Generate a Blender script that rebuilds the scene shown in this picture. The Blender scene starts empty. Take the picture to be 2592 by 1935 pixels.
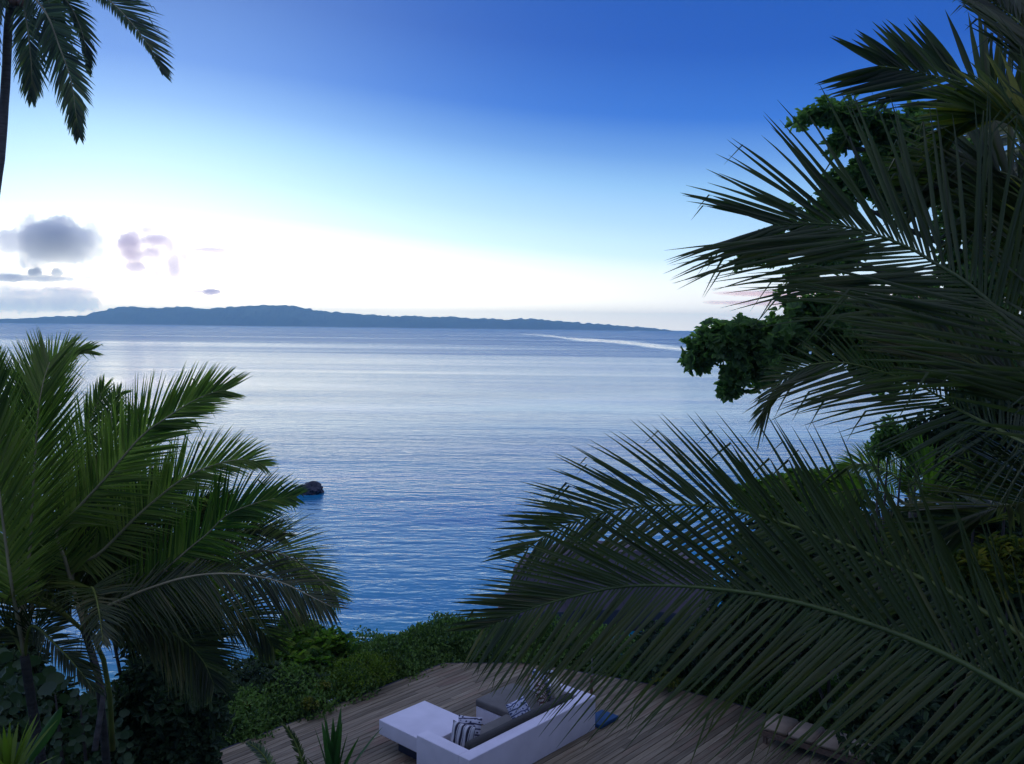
import bpy, bmesh, math, random
import numpy as np
from mathutils import Vector, Matrix

rnd = random.Random(11)
rng = np.random.default_rng(7)
R = math.radians
sc = bpy.context.scene
COL = sc.collection

# ------------------------------------------------------------------ camera
PW, PH, FPX = 2592.0, 1935.0, 2200.0
ROLL = math.atan(19 / 1500)
PITCH = math.atan((PH / 2 - 829.0) * math.cos(ROLL) / FPX)
CAMZ = 8.5
SEA = -2.5


def ray(x, y):
    u = (x - PW / 2) / FPX; v = -(y - PH / 2) / FPX
    u2 = u * math.cos(ROLL) - v * math.sin(ROLL); v2 = u * math.sin(ROLL) + v * math.cos(ROLL)
    return Vector((u2, math.cos(PITCH) + v2 * math.sin(PITCH), -math.sin(PITCH) + v2 * math.cos(PITCH)))


def P(x, y, d):                       # a point seen at (x, y), d metres in front of the camera
    return ray(x, y) * d + Vector((0, 0, CAMZ))


def G(x, y, z):                       # the point at height z seen at (x, y)
    r = ray(x, y)
    return r * ((z - CAMZ) / r.z) + Vector((0, 0, CAMZ))


fwd = ray(PW / 2, PH / 2).normalized()
right = (ray(PW / 2 + FPX, PH / 2) - ray(PW / 2, PH / 2)).normalized()
up = right.cross(fwd).normalized()
cam_data = bpy.data.cameras.new('camera')
cam = bpy.data.objects.new('camera', cam_data); COL.objects.link(cam)
cam.matrix_world = Matrix(((right.x, up.x, -fwd.x, 0), (right.y, up.y, -fwd.y, 0), (right.z, up.z, -fwd.z, CAMZ), (0, 0, 0, 1)))
cam_data.sensor_width = 36; cam_data.lens = 36 * FPX / PW
cam_data.clip_start = 0.05; cam_data.clip_end = 60000
sc.camera = cam

# ------------------------------------------------------------------ sky, sun, exposure
SUN_AZ = -24.0      # degrees from +Y, positive to the right
SUN_EL = 6.0
world = bpy.data.worlds.new("World"); sc.world = world; world.use_nodes = True
nt = world.node_tree; nt.nodes.clear()


def nd(tree, typ, **kw):
    n = tree.nodes.new(typ)
    for k, v in kw.items():
        if k.startswith('i_'):
            key = k[2:]
            n.inputs[int(key) if key.isdigit() else key.replace('_', ' ')].default_value = v
        else:
            setattr(n, k, v)
    return n


def math_node(tree, op, a, b=None, clamp=False):
    n = tree.nodes.new('ShaderNodeMath'); n.operation = op; n.use_clamp = clamp
    for i, s in enumerate((a, b)):
        if s is None: continue
        if isinstance(s, (int, float)): n.inputs[i].default_value = s
        else: tree.links.new(s, n.inputs[i])
    return n.outputs[0]


def ramp(tree, fac, stops, interp='LINEAR'):
    n = tree.nodes.new('ShaderNodeValToRGB'); n.color_ramp.interpolation = interp
    e = n.color_ramp.elements
    while len(e) < len(stops): e.new(0.5)
    for el, (p, c) in zip(e, stops):
        el.position = p; el.color = (c[0], c[1], c[2], 1)
    tree.links.new(fac, n.inputs[0])
    return n.outputs[0]


def lin(r, g, b):
    f = lambda c: (c / 255 / 12.92) if c / 255 <= .04045 else ((c / 255 + .055) / 1.055) ** 2.4
    return (f(r), f(g), f(b))


tc = nd(nt, 'ShaderNodeTexCoord')
sep = nd(nt, 'ShaderNodeSeparateXYZ'); nt.links.new(tc.outputs['Generated'], sep.inputs[0])
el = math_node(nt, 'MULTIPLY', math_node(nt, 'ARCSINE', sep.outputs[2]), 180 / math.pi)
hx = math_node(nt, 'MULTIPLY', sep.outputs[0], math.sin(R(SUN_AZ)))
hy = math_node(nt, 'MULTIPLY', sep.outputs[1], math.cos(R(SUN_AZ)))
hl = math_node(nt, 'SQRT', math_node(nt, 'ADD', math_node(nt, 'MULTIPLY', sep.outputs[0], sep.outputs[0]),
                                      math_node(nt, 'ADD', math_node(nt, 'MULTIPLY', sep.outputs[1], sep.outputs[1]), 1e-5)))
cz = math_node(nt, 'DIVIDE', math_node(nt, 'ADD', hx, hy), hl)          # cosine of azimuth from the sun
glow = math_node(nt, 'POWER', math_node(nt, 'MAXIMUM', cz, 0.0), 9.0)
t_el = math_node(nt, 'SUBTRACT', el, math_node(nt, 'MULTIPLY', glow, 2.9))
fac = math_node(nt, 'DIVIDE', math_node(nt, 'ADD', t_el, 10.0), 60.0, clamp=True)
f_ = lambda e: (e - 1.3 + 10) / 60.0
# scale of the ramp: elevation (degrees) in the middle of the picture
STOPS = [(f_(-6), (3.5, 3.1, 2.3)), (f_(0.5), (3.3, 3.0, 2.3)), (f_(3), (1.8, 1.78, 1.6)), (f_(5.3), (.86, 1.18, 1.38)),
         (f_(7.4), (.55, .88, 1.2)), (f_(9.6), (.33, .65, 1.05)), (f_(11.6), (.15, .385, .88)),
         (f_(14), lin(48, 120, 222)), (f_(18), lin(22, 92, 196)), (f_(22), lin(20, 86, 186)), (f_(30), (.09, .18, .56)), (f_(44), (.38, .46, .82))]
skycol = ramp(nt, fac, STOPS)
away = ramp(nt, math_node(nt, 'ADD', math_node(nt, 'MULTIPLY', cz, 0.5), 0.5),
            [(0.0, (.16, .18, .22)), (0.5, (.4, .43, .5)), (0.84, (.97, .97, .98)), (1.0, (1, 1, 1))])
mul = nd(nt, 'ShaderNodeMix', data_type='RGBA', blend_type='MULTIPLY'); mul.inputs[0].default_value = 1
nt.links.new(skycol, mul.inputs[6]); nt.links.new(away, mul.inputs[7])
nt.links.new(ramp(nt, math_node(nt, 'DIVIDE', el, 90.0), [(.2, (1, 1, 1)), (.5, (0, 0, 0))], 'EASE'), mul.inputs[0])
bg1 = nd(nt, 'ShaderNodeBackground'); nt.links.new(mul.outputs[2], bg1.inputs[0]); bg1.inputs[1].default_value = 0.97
aur = nd(nt, 'ShaderNodeMix', data_type='RGBA', blend_type='ADD'); aur.inputs[0].default_value = 1     # soft aureole above the hidden sun
ag = ramp(nt, math_node(nt, 'MULTIPLY', math_node(nt, 'POWER', math_node(nt, 'MAXIMUM', cz, 0.0), 24.0), ramp(nt, math_node(nt, 'DIVIDE', el, 90.0), [(.0, (1, 1, 1)), (.5, (0, 0, 0))])), [(0, (0, 0, 0)), (1, (.17, .27, .27))])
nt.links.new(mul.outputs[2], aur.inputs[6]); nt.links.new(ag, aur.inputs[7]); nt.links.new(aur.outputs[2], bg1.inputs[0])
sky = nd(nt, 'ShaderNodeTexSky'); sky.sky_type = 'NISHITA'; sky.sun_disc = False
sky.sun_elevation = R(SUN_EL); sky.sun_rotation = R(SUN_AZ)
bg2 = nd(nt, 'ShaderNodeBackground'); nt.links.new(sky.outputs[0], bg2.inputs[0]); bg2.inputs[1].default_value = 0.006
addsh = nd(nt, 'ShaderNodeAddShader'); out = nd(nt, 'ShaderNodeOutputWorld')
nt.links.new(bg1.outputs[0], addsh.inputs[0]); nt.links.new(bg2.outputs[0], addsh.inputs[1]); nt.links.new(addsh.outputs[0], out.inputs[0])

sl = bpy.data.lights.new('sun', 'SUN'); sl.energy = 0.14; sl.angle = R(70); sl.color = (1, .86, .68)
sun = bpy.data.objects.new('sun', sl); COL.objects.link(sun)
sdir = Vector((math.sin(R(SUN_AZ)) * math.cos(R(SUN_EL)), math.cos(R(SUN_AZ)) * math.cos(R(SUN_EL)), math.sin(R(SUN_EL))))
sun.rotation_euler = sdir.to_track_quat('Z', 'Y').to_euler()
sun.location = sdir * 100
sc.view_settings.view_transform = 'Standard'; sc.view_settings.look = 'None'
sc.view_settings.exposure = 0; sc.view_settings.gamma = 1; sc.view_settings.use_curve_mapping = False
sc.render.engine = 'CYCLES'
sc.cycles.max_bounces = 6; sc.cycles.diffuse_bounces = 3; sc.cycles.glossy_bounces = 3
sc.cycles.transmission_bounces = 3; sc.cycles.volume_bounces = 3; sc.cycles.use_denoising = True
sc.cycles.sample_clamp_indirect = 4


# ------------------------------------------------------------------ object helpers
def tag(o, label=None, cat=None, group=None, kind=None):
    if label: o['label'] = label
    if cat: o['category'] = cat
    if group: o['group'] = group
    if kind: o['kind'] = kind
    return o


def empty(name, loc=(0, 0, 0), parent=None):
    o = bpy.data.objects.new(name, None); COL.objects.link(o); o.location = loc
    o.empty_display_size = .2
    if parent: o.parent = parent
    return o


def mobj(name, verts, faces, mat, parent=None, smooth=False, origin=None):
    me = bpy.data.meshes.new(name)
    if origin is None:
        origin = Vector(np.mean(np.array([tuple(v) for v in verts[:4000]]), axis=0)) if parent is None else Vector((0, 0, 0))
    if parent is None:
        va = np.array([tuple(v) for v in verts], dtype=float) - np.array(origin)
    else:
        va = np.array([tuple(v) for v in verts], dtype=float) - np.array(parent_origin(parent))
    fl = [tuple(f) for f in faces] if not isinstance(faces, np.ndarray) else faces.tolist()
    me.from_pydata(va.tolist(), [], fl)
    me.materials.append(mat)
    if smooth: me.shade_smooth()
    o = bpy.data.objects.new(name, me); COL.objects.link(o)
    if parent is None: o.location = origin
    else: o.parent = parent
    return o


def parent_origin(p):
    v = Vector((0, 0, 0))
    while p is not None:
        v += p.location; p = p.parent
    return v


class MB:
    def __init__(s): s.v = []; s.f = []

    def add(s, vs, fs):
        n = len(s.v); s.v += [tuple(v) for v in vs]; s.f += [tuple(i + n for i in f) for f in fs]

    def box(s, c, ax, ay, az):      # centre, half axes
        c, ax, ay, az = map(Vector, (c, ax, ay, az))
        s.add([c + ax * i + ay * j + az * k for k in (-1, 1) for j in (-1, 1) for i in (-1, 1)],
              [(0, 2, 3, 1), (4, 5, 7, 6), (0, 1, 5, 4), (2, 6, 7, 3), (0, 4, 6, 2), (1, 3, 7, 5)])

    def tube(s, pts, radii, n=6, cap=True):
        pts = [Vector(p) for p in pts]; base = len(s.v); prev = None; m = len(pts)
        for i, p in enumerate(pts):
            t = (pts[min(i + 1, m - 1)] - pts[max(i - 1, 0)]).normalized()
            a = prev if prev is not None else (Vector((0, 0, 1)) if abs(t.z) < .9 else Vector((1, 0, 0)))
            a = (a - t * a.dot(t)).normalized(); prev = a; b = t.cross(a)
            r = radii[i] if isinstance(radii, (list, tuple)) else radii
            for k in range(n):
                q = 2 * math.pi * k / n
                s.v.append(tuple(p + a * (math.cos(q) * r) + b * (math.sin(q) * r)))
        for i in range(m - 1):
            for k in range(n):
                k2 = (k + 1) % n
                s.f.append((base + i * n + k, base + i * n + k2, base + (i + 1) * n + k2, base + (i + 1) * n + k))
        if cap:
            s.f.append(tuple(base + k for k in reversed(range(n)))); s.f.append(tuple(base + (m - 1) * n + k for k in range(n)))

    def build(s, name, mat, parent=None, smooth=False): return mobj(name, s.v, s.f, mat, parent, smooth)


def catmull(pts, n):
    pts = [Vector(p) for p in pts]
    ext = [pts[0] * 2 - pts[1]] + pts + [pts[-1] * 2 - pts[-2]]
    segs = len(pts) - 1; lens = [(pts[i + 1] - pts[i]).length for i in range(segs)]; tot = sum(lens)
    outp = []
    for k in range(n + 1):
        d = tot * k / n; i = 0
        while i < segs - 1 and d > lens[i]: d -= lens[i]; i += 1
        t = min(1, d / max(lens[i], 1e-6)); p0, p1, p2, p3 = ext[i:i + 4]
        outp.append(0.5 * ((2 * p1) + (p2 - p0) * t + (2 * p0 - 5 * p1 + 4 * p2 - p3) * t * t + (3 * p1 - p0 - 3 * p2 + p3) * t ** 3))
    return outp


# ------------------------------------------------------------------ materials
def new_mat(name):
    m = bpy.data.materials.new(name); m.use_nodes = True; t = m.node_tree; t.nodes.clear()
    o = t.nodes.new('ShaderNodeOutputMaterial'); return m, t, o


def simple(name, col, rough=.6, var=.25, scale=3.0, bump=0.0, bscale=30, spec=.4, stretch=None, obj_rand=0.0, coords='Object', detail=5):
    m, t, o = new_mat(name)
    tcn = nd(t, 'ShaderNodeTexCoord'); mp = nd(t, 'ShaderNodeMapping'); t.links.new(tcn.outputs[coords], mp.inputs[0])
    if stretch: mp.inputs['Scale'].default_value = stretch
    n = nd(t, 'ShaderNodeTexNoise'); n.inputs['Scale'].default_value = scale; n.inputs['Detail'].default_value = detail
    t.links.new(mp.outputs[0], n.inputs[0])
    c1 = [c * (1 - var) for c in col]; c2 = [min(1, c * (1 + var)) for c in col]
    colr = ramp(t, n.outputs[0], [(.3, c1), (.7, c2)])
    if obj_rand:
        oi = nd(t, 'ShaderNodeObjectInfo')
        hsv = nd(t, 'ShaderNodeHueSaturation'); t.links.new(colr, hsv.inputs['Color'])
        t.links.new(math_node(t, 'ADD', math_node(t, 'MULTIPLY', oi.outputs['Random'], 2 * obj_rand), 1 - obj_rand), hsv.inputs['Value'])
        colr = hsv.outputs[0]
    b = nd(t, 'ShaderNodeBsdfPrincipled'); b.inputs['Roughness'].default_value = rough; b.inputs['Specular IOR Level'].default_value = spec
    t.links.new(colr, b.inputs['Base Color']); t.links.new(b.outputs[0], o.inputs[0])
    if bump:
        n2 = nd(t, 'ShaderNodeTexNoise'); n2.inputs['Scale'].default_value = bscale; n2.inputs['Detail'].default_value = 4
        t.links.new(mp.outputs[0], n2.inputs[0])
        bp = nd(t, 'ShaderNodeBump'); bp.inputs['Strength'].default_value = bump; bp.inputs['Distance'].default_value = .02
        t.links.new(n2.outputs[0], bp.inputs['Height']); t.links.new(bp.outputs[0], b.inputs['Normal'])
    return m


def leaf_mat(name, c_dark, c_light, trans=.35, rough=.45, scale=1.2, accent=None, spec=.22):
    m, t, o = new_mat(name)
    geo = nd(t, 'ShaderNodeNewGeometry'); tcn = nd(t, 'ShaderNodeTexCoord')
    n = nd(t, 'ShaderNodeTexNoise'); n.inputs['Scale'].default_value = scale; n.inputs['Detail'].default_value = 3
    t.links.new(tcn.outputs['Object'], n.inputs[0])
    mixv = math_node(t, 'ADD', math_node(t, 'MULTIPLY', n.outputs[0], 1.1), math_node(t, 'MULTIPLY', math_node(t, 'SUBTRACT', geo.outputs['Random Per Island'], .6), .7))
    stops = [(.2, c_dark), (.62, c_light)]
    if accent: stops.append((.95, accent))
    colr = ramp(t, mixv, stops)
    p = nd(t, 'ShaderNodeBsdfPrincipled'); p.inputs['Roughness'].default_value = rough; p.inputs['Specular IOR Level'].default_value = spec
    t.links.new(colr, p.inputs['Base Color'])
    tr = nd(t, 'ShaderNodeBsdfTranslucent')
    g = nd(t, 'ShaderNodeMix', data_type='RGBA', blend_type='MULTIPLY'); g.inputs[0].default_value = 1; g.inputs[7].default_value = (1.3, 1.7, .6, 1)
    t.links.new(colr, g.inputs[6]); t.links.new(g.outputs[2], tr.inputs[0])
    mx = nd(t, 'ShaderNodeMixShader'); mx.inputs[0].default_value = trans
    t.links.new(p.outputs[0], mx.inputs[1]); t.links.new(tr.outputs[0], mx.inputs[2]); t.links.new(mx.outputs[0], o.inputs[0])
    return m


M = {}
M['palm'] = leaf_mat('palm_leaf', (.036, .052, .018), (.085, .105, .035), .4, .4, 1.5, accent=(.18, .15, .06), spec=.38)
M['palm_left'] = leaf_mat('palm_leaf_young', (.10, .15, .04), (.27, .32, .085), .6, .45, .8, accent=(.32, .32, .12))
M['palm_tall'] = leaf_mat('palm_leaf_tall', (.08, .10, .08), (.17, .20, .14), .5, .5, .6, accent=(.30, .25, .12))
M['palm_yellow'] = leaf_mat('palm_leaf_yellow', (.05, .08, .02), (.12, .15, .03), .35, .45, .8, accent=(.4, .32, .05))
M['rachis'] = simple('rachis_green', (.16, .19, .03), .45, .35, 3)
M['rachis_dark'] = simple('rachis_dark_green', (.09, .12, .025), .45, .35, 3)
M['rachis_pale'] = simple('rachis_pale', (.40, .33, .17), .5, .3, 3)
M['trunk'] = simple('palm_bark', (.16, .13, .11), .85, .35, 4, .8, 12, stretch=(1, 1, 5))
M['trunk_dark'] = simple('dark_palm_bark', (.05, .045, .035), .9, .35, 4, .8, 12, stretch=(1, 1, 5))
M['bark'] = simple('tree_bark', (.10, .08, .065), .85, .35, 4, .8, 10)
M['leaf_tree'] = leaf_mat('tree_leaf', (.09, .15, .08), (.20, .29, .12), .6, .35, .7)
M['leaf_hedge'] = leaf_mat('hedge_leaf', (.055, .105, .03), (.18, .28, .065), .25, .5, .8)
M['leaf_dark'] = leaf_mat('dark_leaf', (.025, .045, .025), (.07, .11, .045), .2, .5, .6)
M['leaf_bright'] = leaf_mat('bright_leaf', (.05, .11, .02), (.16, .26, .04), .5, .45, 1.0, accent=(.28, .32, .05))
M['leaf_lime'] = leaf_mat('lime_leaf', (.06, .11, .015), (.18, .24, .03), .4, .45, 1.0)
M['leaf_yellow'] = leaf_mat('yellow_leaf', (.06, .10, .025), (.18, .19, .03), .4, .45, 3.0, accent=(.42, .33, .05))
M['leaf_agave'] = leaf_mat('blade_leaf', (.03, .075, .03), (.055, .13, .03), .3, .4, 2.0)
M['render_white'] = simple('white_render', (.80, .74, .78), .7, .07, 2.5, .12, 60)
M['taupe'] = simple('taupe_canvas', (.16, .145, .125), .9, .12, 4, .25, 220)
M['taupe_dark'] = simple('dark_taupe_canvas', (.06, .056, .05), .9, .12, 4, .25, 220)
M['tan'] = simple('tan_canvas', (.46, .33, .22), .85, .12, 4, .2, 200)
M['cream'] = simple('cream_canvas', (.55, .48, .36), .85, .1, 4, .2, 200)
M['blue'] = simple('blue_mat', (.018, .07, .17), .8, .15, 6, .3, 150)
M['teak'] = simple('teak_frame', (.16, .10, .065), .6, .3, 3, .2, 60, stretch=(1, 8, 8))
M['rock'] = simple('basalt_rock', (.13, .105, .115), .9, .35, .35, 1.0, 2.2, spec=.2, detail=8)
M['rock_dark'] = simple('wet_rock', (.03, .03, .045), .55, .35, 1, 1.0, 5)
M['soil'] = simple('dark_soil', (.035, .032, .022), .95, .4, .6, .6, 6)
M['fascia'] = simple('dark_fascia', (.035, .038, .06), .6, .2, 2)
M['white_metal'] = simple('white_metal', (.75, .76, .8), .4, .03)
M['pole'] = simple('grey_pole', (.28, .25, .24), .5, .1)
M['bamboo'] = simple('brown_sleeve', (.16, .085, .05), .6, .2, 8, stretch=(1, 1, 4))
M['flower'] = simple('yellow_flower', (.75, .52, .03), .6, .15, 5)


def pattern_mat(name, base, marks, kind):
    m, t, o = new_mat(name)
    tcn = nd(t, 'ShaderNodeTexCoord'); mp = nd(t, 'ShaderNodeMapping'); t.links.new(tcn.outputs['UV'], mp.inputs[0])
    sp = nd(t, 'ShaderNodeSeparateXYZ'); t.links.new(mp.outputs[0], sp.inputs[0]); X, Y = sp.outputs[0], sp.outputs[1]
    if kind == 'stripe':
        a = math_node(t, 'FRACT', math_node(t, 'MULTIPLY', X, 4.0)); b = math_node(t, 'FRACT', math_node(t, 'ADD', math_node(t, 'MULTIPLY', X, 8.0), .1))
        m1 = math_node(t, 'LESS_THAN', a, .34); m2 = math_node(t, 'LESS_THAN', b, .16)
        mask = math_node(t, 'MAXIMUM', m1, m2)
    elif kind == 'lattice':
        a = math_node(t, 'FRACT', math_node(t, 'MULTIPLY', math_node(t, 'ADD', X, Y), 6.5)); b = math_node(t, 'FRACT', math_node(t, 'MULTIPLY', math_node(t, 'SUBTRACT', X, Y), 6.5))
        mask = math_node(t, 'MAXIMUM', math_node(t, 'LESS_THAN', a, .36), math_node(t, 'LESS_THAN', b, .3))
    else:
        v = nd(t, 'ShaderNodeTexVoronoi'); v.inputs['Scale'].default_value = 5.5; v.inputs['Randomness'].default_value = .35; t.links.new(mp.outputs[0], v.inputs[0])
        w = nd(t, 'ShaderNodeTexWave'); w.wave_type = 'RINGS'; w.inputs['Scale'].default_value = 1.6; w.inputs['Distortion'].default_value = 5; t.links.new(mp.outputs[0], w.inputs[0])
        mask = math_node(t, 'MAXIMUM', math_node(t, 'LESS_THAN', v.outputs[0], .26), math_node(t, 'GREATER_THAN', w.outputs[1], .82))
    mx = nd(t, 'ShaderNodeMix', data_type='RGBA'); t.links.new(mask, mx.inputs[0]); mx.inputs[6].default_value = (*base, 1); mx.inputs[7].default_value = (*marks, 1)
    b_ = nd(t, 'ShaderNodeBsdfPrincipled'); b_.inputs['Roughness'].default_value = .9; b_.inputs['Specular IOR Level'].default_value = .2
    t.links.new(mx.outputs[2], b_.inputs['Base Color'])
    n2 = nd(t, 'ShaderNodeTexNoise'); n2.inputs['Scale'].default_value = 9; t.links.new(mp.outputs[0], n2.inputs[0])
    bp = nd(t, 'ShaderNodeBump'); bp.inputs['Strength'].default_value = .5; bp.inputs['Distance'].default_value = .02; t.links.new(n2.outputs[0], bp.inputs['Height']); t.links.new(bp.outputs[0], b_.inputs['Normal'])
    t.links.new(b_.outputs[0], o.inputs[0]); return m


M['p_stripe'] = pattern_mat('striped_linen', (.62, .60, .60), (.045, .042, .06), 'stripe')
M['p_motif'] = pattern_mat('motif_linen', (.60, .58, .62), (.05, .05, .09), 'motif')
M['p_blue'] = pattern_mat('blue_motif_linen', (.56, .57, .66), (.07, .09, .18), 'motif')
M['p_lattice'] = pattern_mat('lattice_linen', (.66, .58, .52), (.16, .07, .055), 'lattice')

# deck timber
m, t, o = new_mat('weathered_decking'); M['plank'] = m
tcn = nd(t, 'ShaderNodeTexCoord'); mp = nd(t, 'ShaderNodeMapping'); mp.inputs['Scale'].default_value = (.8, 12, 12); t.links.new(tcn.outputs['Object'], mp.inputs[0])
n = nd(t, 'ShaderNodeTexNoise'); n.inputs['Scale'].default_value = 1.3; n.inputs['Detail'].default_value = 6; t.links.new(mp.outputs[0], n.inputs[0])
oi = nd(t, 'ShaderNodeObjectInfo')
base = ramp(t, n.outputs[0], [(.25, (.125, .095, .055)), (.5, (.225, .175, .108)), (.75, (.31, .25, .165))])
hs = nd(t, 'ShaderNodeHueSaturation'); t.links.new(base, hs.inputs['Color'])
t.links.new(math_node(t, 'ADD', math_node(t, 'MULTIPLY', oi.outputs['Random'], .75), .62), hs.inputs['Value'])
mp2 = nd(t, 'ShaderNodeMapping'); mp2.inputs['Scale'].default_value = (.6, 1.2, 1); t.links.new(tcn.outputs['Object'], mp2.inputs[0])
n3 = nd(t, 'ShaderNodeTexNoise'); n3.inputs['Scale'].default_value = .9; n3.inputs['Detail'].default_value = 3; t.links.new(mp2.outputs[0], n3.inputs[0])
mx = nd(t, 'ShaderNodeMix', data_type='RGBA'); t.links.new(hs.outputs[0], mx.inputs[6]); mx.inputs[7].default_value = (.27, .14, .09, 1)
t.links.new(math_node(t, 'MULTIPLY', math_node(t, 'SUBTRACT', n3.outputs[0], .56, ), 3.0, clamp=True), mx.inputs[0])
b = nd(t, 'ShaderNodeBsdfPrincipled'); b.inputs['Roughness'].default_value = .72; b.inputs['Specular IOR Level'].default_value = .25
t.links.new(mx.outputs[2], b.inputs['Base Color']); t.links.new(b.outputs[0], o.inputs[0])
bp = nd(t, 'ShaderNodeBump'); bp.inputs['Strength'].default_value = .4; bp.inputs['Distance'].default_value = .01; t.links.new(n.outputs[0], bp.inputs['Height']); t.links.new(bp.outputs[0], b.inputs['Normal'])

# sea water
m, t, o = new_mat('sea_water'); M['water'] = m
tcn = nd(t, 'ShaderNodeTexCoord')


def wnoise(sx, sy, scale, det=3, dist=0, rot=0):
    mp = nd(t, 'ShaderNodeMapping'); mp.inputs['Scale'].default_value = (sx, sy, 1); mp.inputs['Rotation'].default_value = (0, 0, rot); t.links.new(tcn.outputs['Object'], mp.inputs[0])
    n = nd(t, 'ShaderNodeTexNoise'); n.inputs['Scale'].default_value = scale; n.inputs['Detail'].default_value = det; n.inputs['Distortion'].default_value = dist
    t.links.new(mp.outputs[0], n.inputs[0]); return n.outputs[0]


sepw = nd(t, 'ShaderNodeSeparateXYZ'); t.links.new(tcn.outputs['Object'], sepw.inputs[0])
yw = sepw.outputs[1]
w1 = wnoise(.45, 1.0, 2.6, 3, .4, R(10)); w2 = wnoise(.35, 1.0, .75, 3, .3, R(-8)); w3 = wnoise(.25, 1.0, .07, 2, .2, R(5))
hgt = math_node(t, 'ADD', math_node(t, 'MULTIPLY', w1, .11), math_node(t, 'ADD', math_node(t, 'MULTIPLY', w2, .26), math_node(t, 'MULTIPLY', w3, .9)))
patch = wnoise(.22, 1.0, .035, 3, .5, R(-6)); patch2 = wnoise(.12, 1.0, .008, 4, 1.0, R(-3))
# wind: near shore ripples, calm slick in the middle distance, ruffled far water
wind = ramp(t, math_node(t, 'DIVIDE', math_node(t, 'LOGARITHM', math_node(t, 'MAXIMUM', yw, 10), 10.0), 4.0),
            [(.36, (.42,) * 3), (.43, (.34,) * 3), (.5, (.24,) * 3), (.58, (.2,) * 3), (.64, (.3,) * 3), (.70, (.5,) * 3), (.95, (.95,) * 3)])
pm = math_node(t, 'MULTIPLY', math_node(t, 'SUBTRACT', math_node(t, 'ADD', math_node(t, 'MULTIPLY', patch, .5), math_node(t, 'MULTIPLY', patch2, .5)), .5), 2.2)
ln_ = math_node(t, 'ADD', math_node(t, 'ADD', sepw.outputs[0], math_node(t, 'MULTIPLY', yw, .084)), math_node(t, 'SUBTRACT', math_node(t, 'MULTIPLY', wnoise(1, .15, .02, 4), 110.0), 202.0))
calm = math_node(t, 'SUBTRACT', 1.0, math_node(t, 'DIVIDE', math_node(t, 'ABSOLUTE', ln_), 26.0), clamp=True)
calm = math_node(t, 'MULTIPLY', calm, math_node(t, 'MULTIPLY', math_node(t, 'GREATER_THAN', yw, 440), math_node(t, 'LESS_THAN', yw, 1500)))
stg = math_node(t, 'MULTIPLY', math_node(t, 'MAXIMUM', math_node(t, 'ADD', wind, pm), .06), math_node(t, 'SUBTRACT', 1.0, calm))
bp = nd(t, 'ShaderNodeBump'); bp.inputs['Distance'].default_value = 1.0
t.links.new(math_node(t, 'MULTIPLY', stg, 1.0), bp.inputs['Strength']); t.links.new(hgt, bp.inputs['Height'])
b = nd(t, 'ShaderNodeBsdfPrincipled'); b.inputs['Roughness'].default_value = .12; b.inputs['IOR'].default_value = 1.333; b.inputs['Specular IOR Level'].default_value = .5
shal = ramp(t, math_node(t, 'DIVIDE', yw, 200.0), [(.12, (.03, .30, .38)), (.17, (.015, .29, .46)), (.32, (.02, .18, .34)), (.4, (.02, .17, .32)), (1, (.02, .18, .34))])
reef = math_node(t, 'MULTIPLY', math_node(t, 'SUBTRACT', wnoise(.35, 1.0, .06, 3, .3), .52), 5.0, clamp=True)
mx = nd(t, 'ShaderNodeMix', data_type='RGBA'); t.links.new(shal, mx.inputs[6]); mx.inputs[7].default_value = (.015, .13, .42, 1); t.links.new(reef, mx.inputs[0])
t.links.new(mx.outputs[2], b.inputs['Base Color']); t.links.new(bp.outputs[0], b.inputs['Normal']); t.links.new(b.outputs[0], o.inputs[0])
rgh = ramp(t, math_node(t, 'DIVIDE', math_node(t, 'LOGARITHM', math_node(t, 'MAXIMUM', yw, 10), 10.0), 4.0), [(.36, (.07,) * 3), (.46, (.09,) * 3), (.56, (.14,) * 3), (.64, (.22,) * 3), (.72, (.3,) * 3), (.95, (.32,) * 3)])
slick = wnoise(.14, 1.0, .012, 5, 1.2, R(-4))
t.links.new(math_node(t, 'MULTIPLY', math_node(t, 'MAXIMUM', math_node(t, 'ADD', rgh, math_node(t, 'MULTIPLY', math_node(t, 'SUBTRACT', slick, .5), .38)), .06), math_node(t, 'SUBTRACT', 1.0, math_node(t, 'MULTIPLY', calm, .85))), b.inputs['Roughness'])

# ------------------------------------------------------------------ setting: sea, ground, island, haze, clouds
Rsea = 7800
sv = [(0, 0, SEA)] + [(Rsea * math.cos(2 * math.pi * k / 96), Rsea * math.sin(2 * math.pi * k / 96), SEA) for k in range(96)]
sea = mobj('sea', sv, [(0, k + 1, (k + 1) % 96 + 1) for k in range(96)], M['water'], origin=Vector((0, 0, SEA)))
tag(sea, 'calm blue sea reflecting the pale evening sky', kind='structure')


def coast(x):
    pts = [(-60, 17), (-14, 20), (-7, 22.5), (-2, 24.6), (5, 25), (8, 29), (11, 36), (15, 44), (25, 50), (70, 62)]
    if x <= pts[0][0]: return pts[0][1]
    for (a, b), (c, d) in zip(pts, pts[1:]):
        if x <= c: return b + (d - b) * (x - a) / (c - a)
    return pts[-1][1]


def ground_z(x, y):
    d = coast(x) - y + .5 * math.sin(x * 1.3) + .3 * math.sin(x * 3.1 + 1)
    return SEA + max(-3.5, min(2.15, d * .62))


gx = [-60 + 1.25 * i for i in range(105)]; gy = [-14 + 1.1 * j for j in range(75)]
gv = [(x, y, ground_z(x, y) + .05 * math.sin(x * 2.3) * math.cos(y * 1.9)) for y in gy for x in gx]
gf = [(j * 105 + i, j * 105 + i + 1, (j + 1) * 105 + i + 1, (j + 1) * 105 + i) for j in range(74) for i in range(104)]
tag(mobj('ground', gv, gf, M['soil'], smooth=True, origin=Vector((0, 0, 0))), 'dark soil bank sloping from the deck to the sea', kind='structure')

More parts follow.
